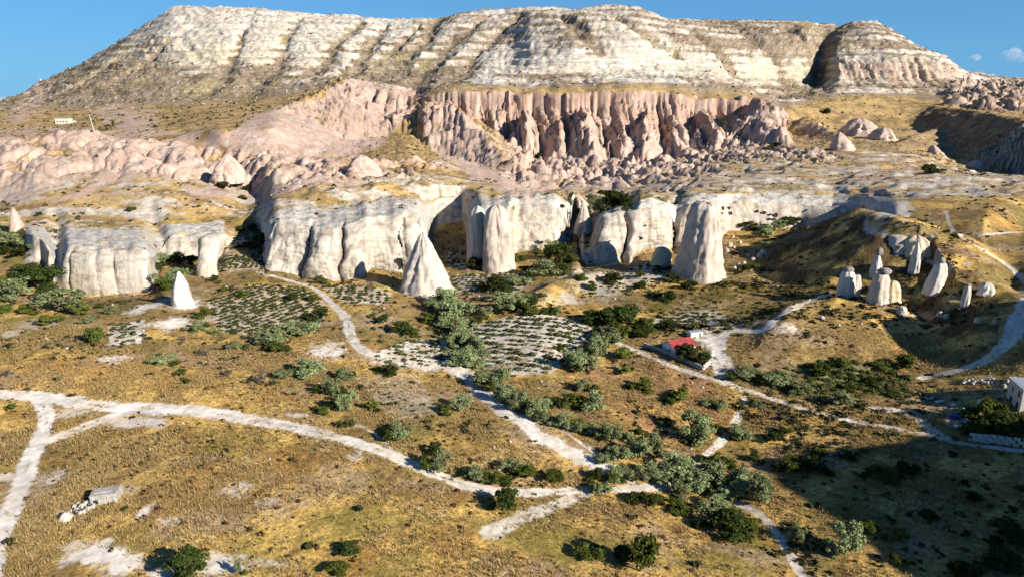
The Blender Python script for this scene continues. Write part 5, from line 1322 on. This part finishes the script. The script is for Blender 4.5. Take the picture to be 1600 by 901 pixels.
def stone_house():
    p = at(1598, 648)
    r = empty('stone_house', (p.x + 6.4, p.y + 4.0, p.z - .4), math.radians(-14))
    tag(r, 'cream cut stone house with arched openings at the right edge', 'house')
    part_box('wall', r, (0, 0, 0), (11, 8, 6.6), M_CREAM)
    part_box('cornice', r, (0, 0, 6.45), (11.4, 8.4, .3), M_CREAM)
    part_box('roof', r, (0, 0, 6.7), (10.6, 7.6, .12), M_METAL)
    def arch(x, z0, w, h):
        n = 10; V = [(x - w / 2, -4.03, z0)] + [(x - math.cos(math.pi * i / n) * w / 2, -4.03, z0 + h - w / 2 + math.sin(math.pi * i / n) * w / 2) for i in range(n + 1)] + [(x + w / 2, -4.03, z0)]
        m = len(V); V2 = [(a, -3.97, c) for a, b, c in V]
        return poly_part('window', r, V + V2, [tuple(range(m))] + [(i, i + 1, m + i + 1, m + i) for i in range(m - 1)], M_PANE)
    def arch_side(y, z0, w, h):
        n = 10; P = [(y - w / 2, z0)] + [(y - math.cos(math.pi * i / n) * w / 2, z0 + h - w / 2 + math.sin(math.pi * i / n) * w / 2) for i in range(n + 1)] + [(y + w / 2, z0)]
        m = len(P); V = [(-5.53, a, c) for a, c in P] + [(-5.47, a, c) for a, c in P]
        return poly_part('window', r, V, [tuple(range(m))] + [(i, i + 1, m + i + 1, m + i) for i in range(m - 1)], M_PANE)
    for y in (-2.2, 1.4): arch_side(y, .6, 1.3, 2.0); arch_side(y, 3.9, .95, 1.6)
    for x in (-3.6, -1.2, 1.2, 3.6): arch(x, .5, 1.5, 2.1)
    for x in (-3.6, -1.2, 1.2, 3.6): arch(x, 3.8, 1.0, 1.7)
stone_house()
def corner_hut():
    p = at(1597, 893)
    if p is None: return
    r = empty('tiled_hut', (p.x + 2.3, p.y + 1.2, p.z - .3), math.radians(10)); tag(r, 'small hut with reddish tiled roof in the bottom right corner', 'hut')
    part_box('wall', r, (0, 0, 0), (4, 3, 1.8), M_WALL)
    rf = empty('roof', (0, 0, 0)); rf.parent = r
    for s in (-1, 1):
        for k in range(12): part_box('tile_strip', rf, (-2.1 + .38 * (k + .1), s * .82, 2.15 + .01 * (k % 2)), (.36, 1.95, .07), M_TILE, 0, .01, -s * .42)
corner_hut()
def far_house():
    p = at(97, 194)
    d = p.y * CP; m = d / FPX
    r = empty('hillside_house', (p.x, p.y + 4, p.z - .6), .1); tag(r, 'distant white house on the shelf below the mesa at left', 'house')
    part_box('wall', r, (0, 0, 0), (20 * m, 9, 9 * m), M_CREAM)
    part_box('roof', r, (0, 0, 9 * m + .02), (20.6 * m, 9.6, .35), M_CREAM)
    part_box('side_wing', r, (13 * m, 0, 0), (5.6 * m, 7, 5.5 * m), M_CREAM)
    for k in range(4): part_box('window', r, (-7 * m + 4.6 * m * k, -4.52, 3.2 * m), (1.7 * m, .12, 2.2 * m), M_PANE)
far_house()
def far_pole():
    p = at(148, 208); m = p.y / FPX
    V, F = [], []; limb(V, F, (0, 0, -1), (-4 * m, 0, 27 * m), .2, .14)
    r = empty('utility_pole', p); tag(r, 'thin leaning utility pole right of the distant white house', 'pole')
    poly_part('shaft', r, V, F, M_LIME)
    V, F = [], []; limb(V, F, (-4 * m - 1.4, 0, 25.5 * m), (-4 * m + 1.4, 0, 25.5 * m), .12, .12); poly_part('crossarm', r, V, F, M_WOOD)
far_pole()
# ruined stone cistern, rubble and dome in the left foreground
def ruin():
    p = at(160, 786)
    r = empty('stone_cistern', (p.x, p.y + 1.6, p.z - .2), math.radians(14)); tag(r, 'ruined pale stone cistern block sunk in the dry field', 'ruin')
    bl = [box_mesh('stone_block', .92, .5, .44, M_STONE, .05, .07, s) for s in range(5)]
    k = 0
    def course(x0, y0, x1, y1, h, n):
        nonlocal k
        for c in range(n):
            L = math.hypot(x1 - x0, y1 - y0); m = int(L / .95)
            for i in range(m):
                t = (i + .5) / m
                o = link('stone_block', bl[k % 5], None, r); k += 1
                o.location = (x0 + (x1 - x0) * t, y0 + (y1 - y0) * t, c * .45); o.rotation_euler = (0, 0, math.atan2(y1 - y0, x1 - x0))
    course(-2.4, -1.5, 2.4, -1.5, 0, 4); course(2.3, -1.2, 2.3, 1.5, 0, 4); course(-2.3, -1.2, -2.3, 1.5, 0, 4); course(-2.4, 1.6, 2.4, 1.6, 0, 4)
    part_box('roof_slab', r, (-.1, -.1, 1.8), (4.9, 3.0, .22), M_STONE, 0, .06, .03, .05, 3)
    part_box('roof_slab', r, (-.5, .2, 2.02), (3.2, 1.8, .16), M_STONE, .1, .05, .02, .08, 4)
    part_box('opening', r, (-1.4, -1.77, .3), (.8, .06, .9), M_PANE)
ruin()
sr = random.Random(3)
for i, (a, b, w) in enumerate(sorted([(118, 800, 9), (126, 795, 11), (133, 790, 10), (140, 786, 8), (124, 803, 7), (136, 797, 8), (115, 793, 7), (130, 801, 7), (143, 794, 7), (110, 799, 5), (121, 789, 6), (146, 789, 6)])):
    rock('rubble_stone', 'stone', ORD[i] + ' grey stone from left in the rubble heap by the cistern', a, b, b - w * .6, w, STUB, M_STONE, 1.0, None, 'stones in the rubble heap by the cistern')
def tyre(px, py, lab):
    p = at(px, py); n, m = 16, 6; V = []
    for i in range(n):
        a = 2 * math.pi * i / n
        for j in range(m):
            b = 2 * math.pi * j / m; R = .38 + .14 * math.cos(b); V.append((R * math.cos(a), R * math.sin(a), .14 + .14 * math.sin(b)))
    F = [(i * m + j, ((i + 1) % n) * m + j, ((i + 1) % n) * m + (j + 1) % m, i * m + (j + 1) % m) for i in range(n) for j in range(m)]
    me = bpy.data.meshes.new('old_tyre'); me.from_pydata(V, [], F)
    o = link('old_tyre', me, M_RUBBER); o.location = p + Vector((0, 0, .25)); o.rotation_euler = (.35, .2, 0); tag(o, lab, 'tyre')
tyre(129, 795, 'black old tyre on the rubble heap, the upper one'); tyre(121, 801, 'black old tyre on the rubble heap, the lower one'); tyre(141, 789, 'black old tyre between the rubble heap and the cistern')
rock('earth_dome', 'dome', 'small bright white dome on the dry field left of the cistern', 99, 813, 804, 20, DOME, M_TUFF, 1.0, rib=.02)
# clutter beside the stone house
for i, (a, b, sx, sy, sz, mt, lab) in enumerate([
    (1489, 652, 3.2, 2.0, 1.1, M_BLUE, 'blue tarpaulin covered heap in the yard, the left one'), (1508, 660, 2.6, 2.2, 1.2, M_GREYT, 'grey tarpaulin covered heap in the yard below the blue one'),
    (1502, 645, 2.4, 1.5, .7, M_BLUE, 'small blue tarpaulin heap in the yard, the right one')]):
    p = at(a, b); RK[0] += 1
    me = loft('tarpaulin_heap', [(0, 1.05, 0, 0), (.3, .95, 0, 0), (.7, .7, 0, 0), (1, .15, 0, 0)], sz, sx, sy, 700 + i, mt, .15, 24, 10)
    o = link('tarpaulin_heap', me); o.location = p - Vector((0, 0, .1)); tag(o, lab, 'tarpaulin heap')
for i, (a, b, sx, sy, lab) in enumerate([(1452, 622, 2.2, 1.2, 'pale stone slab lying alone at the left of the yard'), (1470, 627, 3.6, .8, 'long white plank lying in the yard'), (1490, 632, 1.6, 1.0, 'white slab leaning in the yard above the blue heap'), (1507, 640, 1.8, 1.1, 'white slab right of the blue heaps'), (1530, 632, 1.0, .9, 'upright white block beside the trees in the yard')]):
    p = at(a, b); o = link('stone_slab', box_mesh('stone_slab', sx, sy, .35 if i != 4 else 1.4, M_LIME, .04, .08, i)); o.location = p - Vector((0, 0, .05)); o.rotation_euler = (.08, .05, .3 * i); tag(o, lab, 'slab')
for i, a in enumerate(sorted(sr.uniform(1505, 1568) for _ in range(26))):
    b = sr.uniform(592, 600)
    rock('rubble_stone', 'stone', ORD[i] + ' white stone from left in the rubble strip by the stone house', a, b, b - 2.4, sr.uniform(3, 5.5), STUB, M_TUFFW, 1.0, None, 'white stones in the rubble strip')
for i, (a, b, w) in enumerate(sorted([(1576, 600, 9), (1586, 597, 11), (1570, 605, 7), (1592, 603, 9)])):
    rock('rubble_stone', 'stone', ORD[i] + ' large pale stone from left behind the stone house', a, b, b - w * .7, w, STUB, M_STONE, 1.0, None, 'large stones behind the stone house')
# ------------------------------------------------------------------ scrub, weeds and dry grass that nobody could count
fin = np.ones(ZZ.shape, bool); fin[:, :30] = False; fin[:, -30:] = False
AREA = np.zeros(ZZ.shape)
AREA[:-1, :-1] = np.abs((XX[:-1, 1:] - XX[:-1, :-1]) * (YY[1:, :-1] - YY[:-1, :-1]))
def pick(weight, n, seed):
    w = (weight * AREA * fin).reshape(-1); w = np.clip(w, 0, None); c = np.cumsum(w); r = np.random.default_rng(seed)
    return np.searchsorted(c, r.uniform(0, c[-1], n)), r
M_SCRUB = leaf_material('scrub_leaves', (.030, .034, .014), (.10, .10, .045), .1)
M_SCRUBB = leaf_material('weed_stems', (.055, .036, .018), (.155, .105, .05), .1)
M_STRAW = leaf_material('straw', (.25, .165, .06), (.64, .48, .22), .25)
BB = [bush_mesh(800 + s, 8, .36) for s in range(5)]
def scatter(name, lab, weight, n, smin, smax, mat, seed, flat=.6, base=BB):
    i, r = pick(weight, n, seed)
    X, Y, Z = XX.reshape(-1)[i], YY.reshape(-1)[i], ZZ.reshape(-1)[i]
    s = smin + (smax - smin) * r.uniform(0, 1, n) ** 2
    jx = r.uniform(-.6, .6, n); jy = r.uniform(-.6, .6, n)
    it = list(zip(X + jx, Y + jy, Z - .05, s, s * flat * r.uniform(.7, 1.3, n), r.uniform(0, 6.28, n)))
    o = scatter_mesh(name, it, mat, base); tag(o, lab, name.replace('_', ' '), None, 'stuff')
clump = sstep(0.0, 0.35, fbm(XX / 30, YY / 30, 4, 400)) + .12
GR = np.clip(GRASSY, 0, 1)
near = (SG <= SEGN['G6']) * 1.0
midz = ((SG >= SEGN['B']) & (SG <= SEGN['S2'])) * 1.0
dark_z = inpoly([(1130,600),(1500,560),(1600,600),(1600,901),(1240,901),(1180,760)], PXF, PYF) * 1.0
scrubz = inpoly([(1000,470),(1130,440),(1290,440),(1480,400),(1560,470),(1540,560),(1420,500),(1200,500),(1010,520)], PXF, PYF) * 1.0
behind = (YY > 150) * 1.0
scatter('low_scrub', 'low dark scrub dotted over the valley floor', near * GR * clump * (0.25 * behind + .8 * dark_z + 1.6 * scrubz + .05) * (YY > 100), 3600, .7, 2.4, M_SCRUB, 1)
scatter('dry_weeds', 'dry brown weeds over the valley floor', near * GR * (clump + .3) * (YY < 330) * (YY > 85), 6500, .5, 1.3, M_SCRUBB, 2)
scatter('slope_scrub', 'small dark scrub dotted over the middle slopes', midz * np.clip(GR + .12, 0, 1) * clump, 4200, .9, 2.6, M_SCRUB, 3)
scatter('mesa_scrub', 'dark scrub dotted over the mesa', (SG >= SEGN['C1']) * np.clip(1.1 - PINK - .7 * PALE, .04, 1) * (YY < 1500), 5200, 1.2, 3.6, M_SCRUB, 4, .8)
# straw tufts
def tuft(seed):
    r = np.random.default_rng(seed); V, F, T = [], [], []
    for k in range(6):
        a = r.uniform(0, 6.28); l = r.uniform(.5, 1.0); rad = r.uniform(.0, .3); ca, sa = math.cos(a), math.sin(a)
        bx, by = ca * rad, sa * rad; w = r.uniform(.05, .11)
        ln = r.uniform(.1, .55)
        i0 = len(V)
        V += [(bx - sa * w, by + ca * w, 0), (bx + sa * w, by - ca * w, 0), (bx + ca * ln, by + sa * ln, l)]
        F.append((i0, i0 + 1, i0 + 2)); T += [r.uniform(0, 1)] * 3
    return np.array(V), F, np.array(T, np.float32)
TB = [tuft(900 + s) for s in range(12)]
straw_w = near * GR * (YY < 215) * (YY > 80) * (0.06 + sstep(-.15, .3, fbm(XX / 14, YY / 14, 4, 215)) + .5 * sstep(0, .3, fbm(XX / 40, YY / 30, 3, 410))) * (XX < 150) * (XX > -190)
scatter('dry_grass', 'golden dry grass tufts covering the near field', straw_w, 88000, .4, 1.15, M_STRAW, 5, .8, TB)
# pebbles of pale tuff on the slopes
PB = []
for s in range(4):
    r = np.random.default_rng(950 + s); V = []
    for k in range(6): V.append([[1, 0, 0], [0, 1, 0], [-1, 0, 0], [0, -1, 0], [0, 0, 1], [0, 0, -.6]][k])
    V = np.array(V) * .5 * r.uniform(.7, 1.2, (6, 1)); F = [(0, 1, 4), (1, 2, 4), (2, 3, 4), (3, 0, 4), (1, 0, 5), (2, 1, 5), (3, 2, 5), (0, 3, 5)]
    PB.append((V, F, np.full(6, .5, np.float32)))
scatter('scattered_stones', 'small pale stones scattered over slopes and fields', (SG >= SEGN['G2']) * (SG <= SEGN['C2']) * (.2 + clump), 5000, .35, 1.6, M_TUFF, 6, .8, PB)
scatter('mesa_stones', 'pale and brown fallen blocks on the mesa ledges', (SG >= SEGN['C2']) * (YY < 1450), 5000, 1.0, 4.0, M_TUFF, 7, .8, PB)

# ------------------------------------------------------------------ two small clouds far off on the right
def cloud(px, py, w, lab):
    R = 9000.0
    a_, b_ = (px - 800) / FPX, (450.5 - py) / FPX
    dv = Vector((a_, CP + b_ * SP, -SP + b_ * CP)).normalized()
    c = Vector((0, 0, CAM_Z)) + dv * R
    W = w / FPX * R
    import bmesh
    bm = bmesh.new(); r = random.Random(int(px))
    for k in range(9):
        t = r.uniform(-.5, .5); s = (W * .22) * (1.15 - abs(t) * 1.6) * r.uniform(.6, 1.1)
        bmesh.ops.create_icosphere(bm, subdivisions=3, radius=s, matrix=Matrix.Translation((t * W, r.uniform(-.15, .15) * W, s * .35 + r.uniform(-.03, .06) * W - t * .12 * W)))
    me = bpy.data.meshes.new('cloud'); bm.to_mesh(me); bm.free()
    co = np.empty(len(me.vertices) * 3, np.float32); me.vertices.foreach_get('co', co); co = co.reshape(-1, 3)
    co += (fbm(co[:, 0] / (W * .12), co[:, 2] / (W * .1), 3, 77) * W * .07)[:, None] * np.array([1, 1, .7])
    me.vertices.foreach_set('co', co.reshape(-1)); me.update()
    m = bpy.data.materials.new('cloud_vapour'); m.use_nodes = True; N = m.node_tree.nodes; N.clear()
    out = N.new('ShaderNodeOutputMaterial'); v = N.new('ShaderNodeVolumePrincipled')
    v.inputs['Density'].default_value = 0.22 / (W * .25); v.inputs['Color'].default_value = (1, 1, 1, 1)
    m.node_tree.links.new(v.outputs[0], out.inputs['Volume'])
    o = link('cloud', me, m); o.location = c; tag(o, lab, 'cloud')
cloud(1585, 91, 34, 'small white cloud at the right edge of the sky')
cloud(1524, 92, 18, 'tiny faint cloud left of the white cloud at right')
